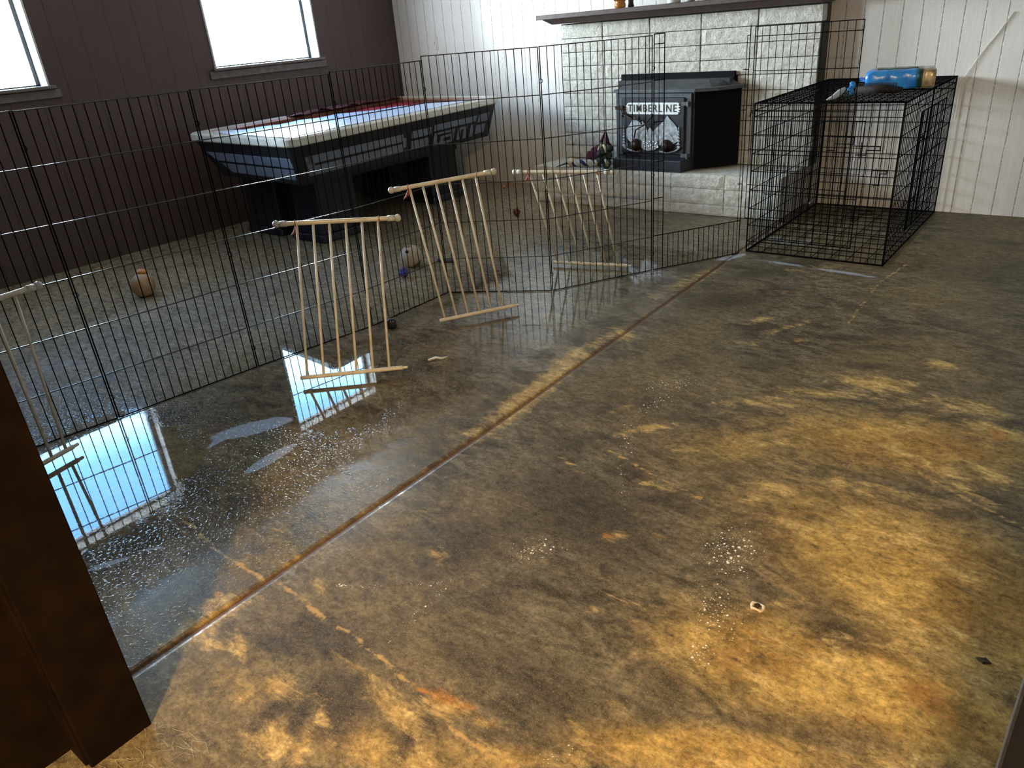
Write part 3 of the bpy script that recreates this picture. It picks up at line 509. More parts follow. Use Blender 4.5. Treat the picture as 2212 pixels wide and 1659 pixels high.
dr = MB(); dr.box((.065, -.034, .405), (.60, 0, .800), DM)
door = put(dr.build('door', M['iron'], bevel=0.006), st)
fr_ = MB(); fr_.box((.02, -.012, .385), (.066, 0, .825), DM).box((.598, -.016, .385), (.645, 0, .825), DM).box((.02, -.014, .80), (.645, 0, .828), DM)
put(fr_.build('door_frame', M['ironlight'], bevel=0.003), st)
def sub(mb, name, mat, bevel=0, smooth=False, par=door):
    o = mb.build(name, mat, par, smooth, bevel); o.matrix_parent_inverse = par.matrix_world.inverted(); return o
bpy.context.view_layer.update()
YD = -.034
np_ = MB(); zc = .728
poly = [(.118, -.022), (.128, -.038), (.150, -.041), (.545, -.041), (.562, -.036), (.552, -.028), (.572, -.022), (.556, -.012), (.574, -.004), (.556, .006), (.572, .014), (.556, .024), (.566, .034), (.545, .041), (.150, .041), (.128, .038), (.118, .022), (.104, .016), (.116, .008), (.100, 0), (.116, -.008), (.104, -.016)]
MP = DM @ Matrix.Translation((0, YD, zc)) @ Matrix.Rotation(math.pi / 2, 4, 'X')
np_.prism(poly, 0, .006, MP)
sub(np_, 'nameplate', M['nplate'], .001)
cu = bpy.data.curves.new('lettering', 'FONT'); cu.body = 'TIMBERLINE'; cu.size = .074; cu.align_x = 'CENTER'; cu.align_y = 'CENTER'; cu.extrude = .0012; cu.offset = .0003; cu.space_character = 1.22
to = bpy.data.objects.new('lettering_curve', cu); COL.objects.link(to); bpy.context.view_layer.update()
tm = bpy.data.meshes.new_from_object(to.evaluated_get(bpy.context.evaluated_depsgraph_get())); bpy.data.objects.remove(to)
wmax = max(v.co.x for v in tm.vertices) - min(v.co.x for v in tm.vertices)
tm.transform(MP @ Matrix.Translation((.338, 0, .0075)) @ Matrix.Scale(.41 / wmax, 4, (1, 0, 0))); tm.materials.clear(); tm.materials.append(M['iron'])
lo = link(bpy.data.objects.new('lettering', tm), door); lo.matrix_parent_inverse = door.matrix_world.inverted()
# mountain relief: two peaks, foothills, pines at both sides and a curved base line
rl = MB()
def ridge(pts, z0, d, yb=0):
    poly = [(x, z) for x, z in pts]; rl.prism([(x, z - zc) for x, z in poly], .002 + yb, .002 + yb + d, MP)
ridge([(.115, .52), (.118, .580), (.150, .615), (.185, .668), (.200, .655), (.235, .628), (.262, .640), (.285, .612), (.30, .56), (.30, .50), (.26, .47), (.17, .47)], 0, .006)
ridge([(.345, .50), (.350, .57), (.395, .605), (.438, .640), (.468, .682), (.490, .655), (.520, .630), (.548, .600), (.560, .55), (.555, .50), (.50, .47), (.40, .47)], 0, .006)
ridge([(.27, .50), (.30, .555), (.325, .598), (.345, .575), (.38, .545), (.39, .50), (.36, .455), (.30, .455)], 0, .011)
ridge([(.135, .50), (.155, .545), (.180, .535), (.205, .560), (.225, .52), (.235, .49), (.18, .475)], 0, .010)
ridge([(.40, .51), (.425, .555), (.455, .548), (.478, .560), (.505, .545), (.53, .50), (.46, .485)], 0, .010)
ridge([(.245, .46), (.27, .505), (.29, .50), (.31, .47), (.35, .455), (.385, .495), (.40, .46), (.37, .435), (.31, .428), (.27, .435)], 0, .014)
def pine(x, z, h, wd):
    for k in range(7):
        u = k / 7; ww = wd * (.35 + .65 * u); zz = z + h * (1 - u)
        rl.prism([(x - ww, zz - h * .13 - zc), (x, zz - zc), (x + ww, zz - h * .13 - zc)], .004, .013, MP)
for x, z, h, wd in ((.095, .455, .15, .018), (.565, .455, .15, .018), (.275, .44, .10, .013), (.30, .45, .13, .014), (.325, .44, .09, .012), (.12, .45, .08, .012)): pine(x, z, h, wd)
arc = lambda cx, cz, rx, rz, a0, a1: [MP @ Vector((cx + rx * math.cos(math.radians(a0 + (a1 - a0) * i / 12)), cz + rz * math.sin(math.radians(a0 + (a1 - a0) * i / 12)) - zc, .009)) for i in range(13)]
rl.tube(arc(.20, .475, .115, .055, 190, 290), .007, 6); rl.tube(arc(.46, .475, .120, .055, 240, 350), .007, 6)
for k in range(14): rl.ball(MP @ Vector((.27 + .011 * k * .9, .475 + .02 * math.sin(k * 2.3) - zc, .012)), .008, .4, 3, 8, seed=k)
sub(rl, 'mountain_relief', M['nickel'], .0008)
for x in (.205, .468):
    kn = MB(); MK = DM @ Matrix.Translation((x, YD - .012, .468)) @ Matrix.Rotation(math.pi / 2, 4, 'X')
    kn.lathe([(.046, 0), (.047, .006), (.041, .009), (.042, .013), (.034, .016), (.035, .020), (.026, .024), (.027, .028), (.016, .031), (.010, .033)], (0, 0, 0), 20, MK)
    sub(kn, 'draft_knob', M['knob'], smooth=True)
hn = MB(); hn.box((.028, -.060, .722), (.098, -.034, .748), DM); hn.ball(DM @ Vector((.098, -.058, .685)), .016); hn.tube([DM @ Vector(p) for p in ((.098, -.058, .69), (.096, -.05, .73))], .006)
sub(hn, 'door_handle', M['knob'], .003)
po = MB(); po.tube([DM @ Vector(p) for p in ((.11, -.065, .685), (.18, -.06, .655), (.25, -.06, .650), (.262, -.06, .62))], .006); po.tube([DM @ Vector(p) for p in ((.20, -.065, .52), (.22, -.075, .58), (.30, -.08, .62), (.36, -.085, .675))], .006)
po.ball(DM @ Vector((.245, -.072, .665)), .013, .3, 4); po.ball(DM @ Vector((.365, -.085, .682)), .015, .3, 4)
sub(po, 'latch_rod', M['debris'], smooth=True)
for z in (.760, .400):
    hg = MB(); hg.box((.585, -.05, z - .012), (.648, -.014, z + .014), DM); hg.tube([DM @ Vector((.640, -.052, z - .02)), DM @ Vector((.640, -.052, z + .02))], .010, 8)
    sub(hg, 'hinge', M['ironlight'], .002)

# ------------------------------------------------------------------ dog toys heaped beside the stove
def rope(pts, r, strands=3, twist=9, n=7, ends=True):
    """twisted strands along a path"""
    P = [Vector(p) for p in pts]; L = []
    for i in range(len(P) - 1):
        for k in range(8): L.append(P[i].lerp(P[i + 1], k / 8))
    L.append(P[-1]); out = []
    for s in range(strands):
        q = []
        for i, p in enumerate(L):
            d = (L[min(i + 1, len(L) - 1)] - L[max(i - 1, 0)]).normalized(); a = d.orthogonal().normalized(); a = Vector((0, 0, 1)).cross(d).normalized() if abs(d.z) < .9 else a
            b2 = d.cross(a); th = i / len(L) * twist + s * 2 * math.pi / strands
            q.append(p + (a * math.cos(th) + b2 * math.sin(th)) * r * .55)
        out.append(q)
    return out
M['rope_w'] = simple('white_rope', (0.62, 0.62, 0.60), 0.85, 0, 0.2, 120, 0.5); M['rope_b'] = simple('blue_rope', (0.035, 0.05, 0.16), 0.85, 0, 0.3, 120, 0.5)
M['rope_y'] = simple('cream_yellow_rope', (0.60, 0.56, 0.36), 0.85, 0, 0.2, 120, 0.5)
Z = HZ + .002
rt = thing('rope_toy', 'blue and white twisted rope toy lying on the hearth left of the stove', 'dog toy', (-3.32, 5.16, Z))
pts = [(-3.47, 5.13, Z + .027), (-3.38, 5.13, Z + .03), (-3.28, 5.16, Z + .032), (-3.16, 5.17, Z + .03)]
ss = rope(pts, .025, 3, 19)
for q, mm in zip(ss, ('rope_w', 'rope_b', 'rope_w')): put(MB().tube(q, .0145, 8).build('strand', M[mm], smooth=True), rt)
kt = MB().ball((-3.475, 5.13, Z + .034), .033, .35, 4, 16, seed=3)
put(kt.build('knot', M['bone'], smooth=True), rt)
fr2 = MB()
for k in range(7): fr2.tube([(-3.49, 5.125, Z + .03), (-3.53, 5.10 + .012 * k - .03, Z + .022), (-3.565, 5.08 + .02 * k - .05, Z + .008)], [.008, .006, .003], 5)
put(fr2.build('frayed_end', M['teal'], smooth=True), rt)
g2 = thing('rope_toy', 'grey and cream knotted rope toy leaning on the stove lip', 'dog toy', (-3.09, 5.1, Z))
mb = MB()
for k in range(9): mb.ball((-3.145 + .035 * math.sin(k * 2.1), 5.10 + .025 * math.cos(k * 1.7), Z + .028 + .018 * k), .030 - .0008 * k, .5, 5, 12, seed=k)
put(mb.build('knot', M['teal'], smooth=True), g2)
for k, (a, b2) in enumerate((((-3.175, 5.06, Z + .15), (-3.145, 5.05, Z + .195)), ((-3.125, 5.05, Z + .19), (-3.10, 5.05, Z + .135)), ((-3.11, 5.05, Z + .08), (-3.09, 5.045, Z + .03)), ((-3.20, 5.05, Z + .07), (-3.19, 5.045, Z + .03)))):
    p0, p1 = Vector(a), Vector(b2); put(MB().tube([p0, p0.lerp(p1, .5) + Vector((.012, -.008, .006)), p1], [.010, .012, .008], 7).build('loop', M['rope_y'], smooth=True), g2)
rc = thing('cloth_toy', 'dark red plush toy with a pointed ear propped among ropes by the stove', 'dog toy', (-3.24, 5.28, Z))
mb = MB(); mb.ball((-3.29, 5.28, Z + .075), .072, .55, 4, 24, (1.15, .8, 1.0), 2); mb.ball((-3.37, 5.27, Z + .05), .046, .5, 5, 16, seed=5); mb.ball((-3.235, 5.27, Z + .11), .050, .6, 5, 16, seed=8)
put(mb.build('body', M['darkred'], smooth=True), rc)
for a, b2, c2 in (((-3.29, 5.27, Z + .11), (-3.275, 5.27, Z + .18), (-3.245, 5.28, Z + .255)), ((-3.22, 5.28, Z + .12), (-3.228, 5.28, Z + .19), (-3.24, 5.285, Z + .25)), ((-3.36, 5.26, Z + .06), (-3.39, 5.26, Z + .085), (-3.40, 5.26, Z + .10))):
    put(MB().tube([a, b2, c2], [.022, .014, .004], 7).build('ear', M['darkred'], smooth=True), rc)

# ------------------------------------------------------------------ pool table
pt = thing('pool_table', 'old dark blue pool table with white rails and grey side stripes in the corner', 'pool table', (-5.0, 4.2, 0))
N_, L_, F_ = Vector((-4.19, 2.99, 0)), Vector((-5.585, 3.095, 0)), Vector((-4.345, 5.345, 0)); B_ = L_ + F_ - N_
def tb(s, t, z):   # s: 0 near long side .. 1 wall side, t: 0 near end .. 1 far end
    p = N_ + (L_ - N_) * s + (F_ - N_) * t; return Vector((p.x, p.y, z))
def ring(s0, s1, t0, t1, r, z, k=5):
    """rounded rectangle in table coordinates (r in metres)"""
    Ls, Lt = (L_ - N_).length, (F_ - N_).length; rs, rt_ = r / Ls, r / Lt; out = []
    for cs, ct, a0 in ((s1 - rs, t1 - rt_, 0), (s0 + rs, t1 - rt_, 90), (s0 + rs, t0 + rt_, 180), (s1 - rs, t0 + rt_, 270)):
        for i in range(k + 1):
            a = math.radians(a0 + 90 * i / k); out.append(tb(cs + rs * math.cos(a), ct + rt_ * math.sin(a), z))
    return out
def band(mb, rings):
    n = len(rings[0]); vs = [v for r in rings for v in r]; fs = []
    for k in range(len(rings)):
        for i in range(n): fs.append((k * n + i, k * n + (i + 1) % n, ((k + 1) % len(rings)) * n + (i + 1) % n, ((k + 1) % len(rings)) * n + i))
    mb.add(vs, fs)
rw = .105; ws, wt_ = rw / 1.4, rw / 2.36
rm = MB(); band(rm, [ring(0, 1, 0, 1, .07, .762), ring(-.004, 1.004, -.003, 1.003, .075, .77), ring(-.004, 1.004, -.003, 1.003, .075, .808), ring(.006, .994, .004, .996, .066, .820), ring(ws, 1 - ws, wt_, 1 - wt_, .03, .820), ring(ws, 1 - ws, wt_, 1 - wt_, .03, .762)])
put(rm.build('rail', M['tbl_rail'], smooth=False), pt)
cu_ = MB(); band(cu_, [ring(ws, 1 - ws, wt_, 1 - wt_, .03, .818), ring(ws + .035, 1 - ws - .035, wt_ + .021, 1 - wt_ - .021, .02, .806), ring(ws + .028, 1 - ws - .028, wt_ + .017, 1 - wt_ - .017, .02, .780), ring(ws, 1 - ws, wt_, 1 - wt_, .03, .780)])
put(cu_.build('cushion', M['cushion']), pt)
bd = MB(); bd.frustum(ring(.03, .97, .02, .98, .05, .755), ring(.03, .97, .02, .98, .05, .781)); put(bd.build('playing_bed', M['felt']), pt)
IN = (.055, .16 / 1.4, .12 / 2.36, .06 / 2.36)   # inset of the apron foot at near side, wall side, near end, far end
ap = MB(); AT, AB = .762, .495
ap.frustum(ring(.105 / 1.4, 1 - .16 / 1.4, .11 / 2.36, 1 - .06 / 2.36, .05, AB), ring(.012, .988, .006, .994, .06, AT))
put(ap.build('apron', M['tbl_apron']), pt)
def side_pt(a, hh, off):      # long near side; a 0..1 along from near corner, hh 0 top .. 1 bottom
    top = tb(.012, .03 + .95 * a, AT); bot = tb(.105 / 1.4, .065 + .895 * a, AB); p = top.lerp(bot, hh); nrm = Vector((1, 0, -.35)).normalized(); return p + nrm * off
def end_pt(a, hh, off):       # near end; a 0 at near corner .. 1 at wall side
    top = tb(.035 + .93 * a, .006, AT); bot = tb(.10 + .755 * a, .11 / 2.36, AB); p = top.lerp(bot, hh); return p + Vector((0, -1, -.45)).normalized() * off
def inlay(mb, fn, poly):
    n = len(poly); vs = [fn(a, h_, .004) for a, h_ in poly] + [fn(a, h_, -.006) for a, h_ in poly]
    mb.add(vs, [tuple(range(n)), tuple(range(2 * n - 1, n - 1, -1))] + [(i, (i + 1) % n, n + (i + 1) % n, n + i) for i in range(n)])
R4 = lambda a0, a1, h0, h1, t0=0, t1=0: [(a0 + t0, h0), (a1, h0), (a1 - t1, h1), (a0, h1)]
es = MB(); inlay(es, end_pt, [(.02, .30), (.95, .30), (.90, .50), (.88, .52), (.01, .54)]); inlay(es, end_pt, [(.015, .60), (.86, .60), (.80, .84), (.02, .86)])
put(es.build('end_stripe', M['tbl_stripe']), pt)
sd = MB(); inlay(sd, side_pt, R4(.015, .045, .30, .80))
def stretch_band(a0, a1, h0, h1, n=8):
    for k in range(n):
        x0 = a0 + (a1 - a0) * k / n; x1 = a0 + (a1 - a0) * (k + 1) / n; inlay(sd, side_pt, R4(x0, x1, h0, h1))
for a0, a1, h0, h1 in ((.02, .46, .30, .50), (.025, .46, .57, .80), (.505, .612, .28, .48), (.505, .600, .56, .80), (.63, .885, .25, .42), (.90, .968, .24, .47), (.895, .955, .56, .82)): stretch_band(a0, a1, h0, h1)
for a0, a1, h0, h1 in ((.632, .74, .49, .55), (.632, .650, .49, .86), (.632, .70, .79, .86), (.655, .745, .49, .55), (.672, .690, .62, .86), (.672, .755, .62, .68), (.735, .755, .49, .86), (.69, .755, .80, .86),   # squared letters
                       (.775, .795, .50, .86), (.775, .832, .50, .57), (.814, .834, .50, .86), (.858, .878, .50, .86)): inlay(sd, side_pt, R4(a0, a1, h0, h1))
inlay(sd, side_pt, [(.460, .40), (.476, .43), (.476, .66), (.460, .70)])
put(sd.build('side_stripe', M['tbl_stripe']), pt)
def tleg(x0, x1, y0, y1, fl=.03):
    mb = MB(); P = lambda z, e: [Vector((x0 - e, y0 - e, z)), Vector((x1 + e, y0 - e, z)), Vector((x1 + e, y1 + e, z)), Vector((x0 - e, y1 + e, z))]
    mb.frustum(P(0, fl), P(.06, fl * .6)); mb.frustum(P(.06, fl * .5), P(.16, 0)); mb.frustum(P(.16, 0), P(.498, 0)); put(mb.build('leg', M['leg'], bevel=.012), pt)
tleg(-5.50, -5.09, 3.40, 3.75); tleg(-4.86, -4.55, 3.39, 3.75); tleg(-5.60, -5.2, 4.72, 5.05); tleg(-4.98, -4.66, 4.70, 5.05)
put(MB().box((-5.45, 3.5, .42), (-4.6, 5.0, .50)).build('underframe', M['leg']), pt)
# the white sheet over the red felt
def crumple(name, outline, z0, amp, mat, fr=7, seed=0, thick=.003, grid=.03):
    xs = [p[0] for p in outline]; ys = [p[1] for p in outline]; bm = bmesh.new()
    vs = [bm.verts.new((x, y, 0)) for x, y in outline]; bm.faces.new(vs); 
    x = math.floor(min(xs) / grid) * grid
    while x < max(xs):
        bmesh.ops.bisect_plane(bm, geom=bm.verts[:] + bm.edges[:] + bm.faces[:], plane_co=(x, 0, 0), plane_no=(1, 0, 0)); x += grid
    y = math.floor(min(ys) / grid) * grid
    while y < max(ys):
        bmesh.ops.bisect_plane(bm, geom=bm.verts[:] + bm.edges[:] + bm.faces[:], plane_co=(0, y, 0), plane_no=(0, 1, 0)); y += grid
    for v in bm.verts:
        v.co.z = z0 + amp * (abs(noise.noise(Vector((v.co.x * fr, v.co.y * fr * .6, seed)))) * 1.3 + abs(noise.noise(Vector((v.co.x * fr * 3, v.co.y * fr * 3, seed)))) * .5)
    me = bpy.data.meshes.new(name); bm.to_mesh(me); bm.free(); me.materials.append(mat); o = link(bpy.data.objects.new(name, me))
    so = o.modifiers.new('thickness', 'SOLIDIFY'); so.thickness = thick; so.offset = 1; return o
ol = [(.03, .005), (.30, .008), (.62, .012), (.80, .03), (.78, .06), (.66, .10), (.645, .16), (.60, .22), (.60, .30), (.56, .38), (.57, .45), (.50, .52), (.44, .56), (.40, .66), (.30, .72), (.22, .80), (.14, .84), (.03, .90)]
sh = crumple('plastic_sheet', [tuple(tb(s, t, 0))[:2] for s, t in ol], .8225, .006, M['sheet'], 9, 3)
tag(sh, 'torn white sheet lying over most of the red pool table top', 'sheet')
ol = [(.86, .40), (.97, .38), (1.0, .50), (1.0, .93), (.90, .96), (.84, .85), (.90, .74), (.83, .62), (.90, .52)]
cl = crumple('red_cloth', [tuple(tb(s * .97, t, 0))[:2] for s, t in ol],   .8225, .026, M['darkred'], 6, 9, grid=.025)
tag(cl, 'dark red crumpled cloth on the far corner of the pool table', 'cloth')

# ------------------------------------------------------------------ exercise pen
PV = [(-3.195, .45), (-3.085, 1.08), (-2.995, 1.71), (-2.885, 2.34), (-2.880, 2.93), (-2.343, 3.209), (-2.015, 3.765), (-1.692, 4.275)]
PH = [1.228, 1.226, 1.228, 1.235, 1.255, 1.256, 1.262]
pen = thing('exercise_pen', 'tall black wire exercise pen zigzagging across the wet floor from the crate', 'dog pen', (-2.88, 2.93, 0))
def P3(a, b, u, z): return Vector((a[0] + (b[0] - a[0]) * u, a[1] + (b[1] - a[1]) * u, z))
HS = (0.204, 0.410, 0.617, 0.825, 1.035)
def wob(p, k, s): return p + Vector((noise.noise(Vector((p.z * 3, k * 1.7, s))) * .0012, noise.noise(Vector((p.z * 3, k * 1.7, s + 9))) * .0012, 0))
for i in range(6):
    a, b = PV[i], PV[i + 1]; mb = MB(); h = PH[i]; L = math.dist(a, b); e = .0045 / L
    mb.tube([P3(a, b, e, .004), P3(a, b, e, h), P3(a, b, 1 - e, h), P3(a, b, 1 - e, .004)], .0028, 6, closed=True)
    n = round(L / .0405)
    for k in range(1, n):
        u = e + (1 - 2 * e) * k / n; mb.tube([wob(P3(a, b, u, z), k, i) for z in (.004, .3, .6, .9, h)], .0021, 5, cap=False)
    pw = put(mb.build('wire_panel', M['wire'], smooth=True), pen); cw = MB(); fo = Vector(((b[1] - a[1]) / L, -(b[0] - a[0]) / L, 0)) * .0042
    for j, z in enumerate(HS): cw.tube([P3(a, b, e, z) + fo, P3(a, b, .5, z - .001) + fo, P3(a, b, 1 - e, z) + fo], .0025, 6, cap=False)
    cw.tube([P3(a, b, e, h) + fo, P3(a, b, 1 - e, h) + fo], .0022, 6, cap=False)
    bpy.context.view_layer.update(); co_ = cw.build('cross_wires', M['wire_gloss'], pw, True); co_.matrix_parent_inverse = pw.matrix_world.inverted()
    for z in (.10, .55, 1.10):
        cl_ = MB().tube([P3(a, b, 1 + .009 * math.cos(q) / L, z + .010 * math.sin(q)) + Vector((.003, .001, 0)) for q in [k * math.pi / 4 for k in range(8)]], .0015, 5, closed=True)
        put(cl_.build('hinge_ring', M['wire'], smooth=True), pen)
# doorway panel: full-height stiles, low wire sill, no top rail
a, b = PV[6], PV[7]; L = math.dist(a, b); mb = MB(); h = PH[6]; u0 = .115
mb.tube([P3(a, b, .012, .004), P3(a, b, .012, h), P3(a, b, u0, h), P3(a, b, u0, .004)], .0028, 6, closed=True)
mb.tube([P3(a, b, u0 * .55, .004), P3(a, b, u0 * .55, h)], .0018, 5)
mb.tube([P3(a, b, .985, .004), P3(a, b, .985, h)], .0028, 6); mb.tube([P3(a, b, .955, .004), P3(a, b, .955, h - .05)], .002, 6); mb.tube([P3(a, b, .985, h - .05), P3(a, b, .955, h - .05)], .002, 5)
for z in (.42, .62, .83, 1.04, 1.215): mb.tube([P3(a, b, .012, z), P3(a, b, u0, z)], .0024, 5); 
for z in (.42, .83, 1.04): mb.tube([P3(a, b, .985, z), P3(a, b, .93, z + .004)], .0024, 5)
mb.tube([P3(a, b, .012, .205), P3(a, b, .985, .205)], .0026, 6); mb.tube([P3(a, b, .012, .004), P3(a, b, .985, .004)], .0028, 6)
for k in range(1, 15): mb.tube([P3(a, b, u0 + (.97 - u0) * k / 15, .004), P3(a, b, u0 + (.97 - u0) * k / 15, .205)], .0021, 5)
put(mb.build('doorway_panel', M['wire'], smooth=True), pen)
# its gate swung open flat in front of the crate
a, b = (-1.668, 4.262), (-1.112, 4.232); mb = MB(); z0, z1 = .225, 1.252
mb.tube([P3(a, b, 0, z0), P3(a, b, 0, z1), P3(a, b, 1, z1), P3(a, b, 1, z0)], .0026, 6, closed=True)
for z in (.42, .62, .825, 1.033, 1.205): mb.tube([P3(a, b, 0, z), P3(a, b, 1, z)], .0023, 5)
for k in range(1, 14): mb.tube([wob(P3(a, b, k / 14, z), k, 20) for z in (z0, .7, z1)], .0018, 5)
lt = MB(); lt.tube([P3(a, b, u, z) + Vector((0, -.006, 0)) for u, z in ((.80, .70), (1.03, .70), (1.03, .665), (.86, .665), (.86, .63), (.80, .63))], .0026, 5)
dg = put(mb.build('pen_gate', M['wire'], smooth=True), pen); put(lt.build('slide_latch', M['wire'], smooth=True), pen)

# ------------------------------------------------------------------ cream safety-gate sections
def gate(TL, TR, BL, BR, lab, nb=6, ext_t=(.085, .085), ext_b=(.03, .06), caps=True, tie=True, grp=None):
    TL, TR, BL, BR = map(Vector, (TL, TR, BL, BR)); c = (BL + BR) / 2
    g = thing('gate_section', lab, 'safety gate', (c.x, c.y, 0), 'cream safety-gate sections')
    du = (TR - TL).normalized(); db = (BR - BL).normalized()
    def bar(p, q, r, nm, mat):
        put(MB().tube([p, q], r, 10).build(nm, mat, smooth=False, bevel=.001), g)
    bar(TL - du * (ext_t[0] - .03), TR + du * (ext_t[1] - .03), .0105, 'top_rail', M['gate'])
    bar(BL - db * ext_b[0], BR + db * ext_b[1], .0095, 'bottom_rail', M['gate'])
    bar(BR + db * (ext_b[1] - .002), BR + db * (ext_b[1] + .022), .0065, 'rail_pin', M['gate'])
    for k in range(nb):
        u = k / (nb - 1); put(MB().tube([BL.lerp(BR, u), TL.lerp(TR, u)], .0058, 8).build('bar', M['gate'], smooth=True), g)
    if caps:
        for p, s in ((TL - du * (ext_t[0] - .012), -1), (TR + du * (ext_t[1] - .012), 1)):
            mb = MB(); mb.tube([p - du * s * .03, p + du * s * .004], .0135, 10); mb.ball(p + du * s * .018, .0165, .15, 3, 14, (1, 1, 1), s); mb.tube([p + du * s * .014, p + du * s * .026 + Vector((0, 0, .012))], .009, 8)
            q = put(mb.build('end_cup', M['gatecap'], smooth=True), g)
    if tie:
        for u in (0.0, 1.0):
            p = TL.lerp(TR, u) - du * (.006 if u == 0 else -.006); up_ = Vector((0, 0, 1)); f = du.cross(up_).normalized()
            mb = MB(); mb.tube([p + (f * math.cos(q) + up_ * math.sin(q)) * .0135 for q in [k * math.pi / 5 for k in range(10)]], .0022, 5, closed=True)
            if u == 0: mb.tube([p - up_ * .012, p - up_ * .04 - du * .012, p - up_ * .055 - du * .03], [.004, .006, .002], 5); mb.tube([p - up_ * .012, p - up_ * .045 + f * .01], [.004, .002], 5)
            put(mb.build('red_tie', M['red_tie'], smooth=True), g)
    return g
g1 = gate((-2.871, 2.000, .630), (-2.614, 2.258, .610), (-2.611, 1.711, .035), (-2.342, 1.954, .035), 'cream barred gate section standing lowest in front of the pen, nearest the doorway')
g2_ = gate((-2.733, 2.595, .680), (-2.480, 2.811, .710), (-2.533, 2.530, .035), (-2.370, 2.796, .035), 'tilted cream barred gate section in the middle, right of the lowest one', ext_b=(.03, .07))
g3 = gate((-2.640, 3.460, .596), (-2.245, 3.557, .596), (-2.587, 3.622, .022), (-2.216, 3.718, .022), 'cream barred gate section inside the pen in front of the hearth', ext_b=(.03, .06))
g4 = gate((-3.040, .62, .62), (-3.080, .88, .62), (-2.895, .640, .030), (-2.935, .810, .030), 'cream barred gate section half hidden behind the dark doorway post at left', nb=4, ext_b=(.05, .03), tie=False)

# ------------------------------------------------------------------ wire dog crate
cr = thing('dog_crate', 'large black wire dog crate standing against the white wall right of the hearth', 'dog crate', (-1.29, 5.0, 0))
x0, x1, y0, y1, h = -1.676, -.897, 4.335, 5.655, .856
def grid_panel(O, U, V, lu, lv, us, vs, r1=.0021, r2=.0025, frame=.0036):
    mb = MB(); P = lambda u, v: O + U * u + V * v
    mb.tube([P(0, 0), P(0, lv), P(lu, lv), P(lu, 0)], frame, 6, closed=True)
    for u in us: mb.tube([P(u, 0), P(u, lv)], r1, 5, cap=False)
    for v in vs: mb.tube([P(0, v), P(lu, v)], r2, 5, cap=False)
    return mb
X, Y_, Z_ = Vector((1, 0, 0)), Vector((0, 1, 0)), Vector((0, 0, 1))
sp = lambda l, d: [l * k / round(l / d) for k in range(1, round(l / d))]
zs = [.065, .163, .263, .373, .482, .580, .688, .785, .820]
wx, wy = x1 - x0, y1 - y0
def crate_door(O, U, V, u0, u1, v0, v1, off):
    D = MB(); P = lambda u, v: O + U * u + V * v + off
    D.tube([P(u0, v0), P(u0, v1), P(u1, v1), P(u1, v0)], .0032, 6, closed=True); D.tube([P(u0 + .03, v0), P(u0 + .03, v1)], .0026, 5)
    for k in range(1, 12): D.tube([P(u0 + (u1 - u0) * k / 12, v0), P(u0 + (u1 - u0) * k / 12, v1)], .0021, 5)
    for k in range(1, 5): D.tube([P(u0, v0 + (v1 - v0) * k / 5), P(u1, v0 + (v1 - v0) * k / 5)], .0021, 5)
    return D
def latch(O, U, V, u, v, off, w=.075, hh=.045):
    Lm = MB(); P = lambda a, c: O + U * a + V * c + off
    Lm.tube([P(u - w, v), P(u + w, v), P(u + w, v - .02), P(u + .01, v - .02), P(u + .01, v - hh), P(u - w * .6, v - hh)], .0030, 6); Lm.tube([P(u - .02, v + .02), P(u - .02, v - hh - .02)], .0028, 6); return Lm
fO = Vector((x0, y0, 0)); bO = Vector((x0, y1, 0))
put(grid_panel(fO, X, Z_, wx, h, sp(wx, .039), zs).build('front_panel', M['wire'], smooth=True), cr)
d_ = put(crate_door(fO, X, Z_, .09, .60, .085, .765, Vector((0, -.006, 0))).build('front_door', M['wire'], smooth=True), cr)
for v in (.64, .30): put(latch(fO, X, Z_, .615, v, Vector((0, -.011, 0))).build('latch', M['wire'], smooth=True), cr)
put(grid_panel(bO, X, Z_, wx, h, sp(wx, .039), zs).build('back_panel', M['wire'], smooth=True), cr)
put(grid_panel(Vector((x0 + .002, y0, 0)), Y_, Z_, wy, h - .004, sp(wy, .039), zs).build('side_panel', M['wire'], smooth=True), cr)
put(grid_panel(Vector((x1 - .002, y0, 0)), Y_, Z_, wy, h - .004, sp(wy, .039), zs).build('side_panel', M['wire'], smooth=True), cr)
put(crate_door(Vector((x1, y0, 0)), Y_, Z_, .40, 1.05, .10, .76, Vector((.005, 0, 0))).build('side_door', M['wire'], smooth=True), cr)
for v in (.62, .28): put(latch(Vector((x1, y0, 0)), Y_, Z_, .42, v, Vector((.010, 0, 0)), .09).build('latch', M['wire'], smooth=True), cr)
put(latch(bO, X, Z_, .40, .26, Vector((0, -.01, 0)), .05, .10).build('latch', M['wire'], smooth=True), cr)
put(grid_panel(Vector((x0, y0, h)), X, Y_, wx, wy, sp(wx, .039), sp(wy, .052)).build('top_panel', M['wire'], smooth=True), cr)
put(grid_panel(Vector((x0, y0, .006)), X, Y_, wx, wy, sp(wx, .095), sp(wy, .10), .0020, .0022).build('floor_grid', M['wire'], smooth=True), cr)
for yy in (y0 + .02, y0 + .7):
    put(MB().tube([(x0, yy, .80), (x0 - .03, yy, .805), (x0 - .035, yy, .78)], .0024, 5).build('hook', M['wire'], smooth=True), cr)
put(MB().tube([(x0 - .004, y0 + .3, .70), (x0 - .02, y0 + .42, .45), (x0 - .004, y0 + .3, .35)], .002, 5).build('carry_wire', M['wire'], smooth=True), cr)

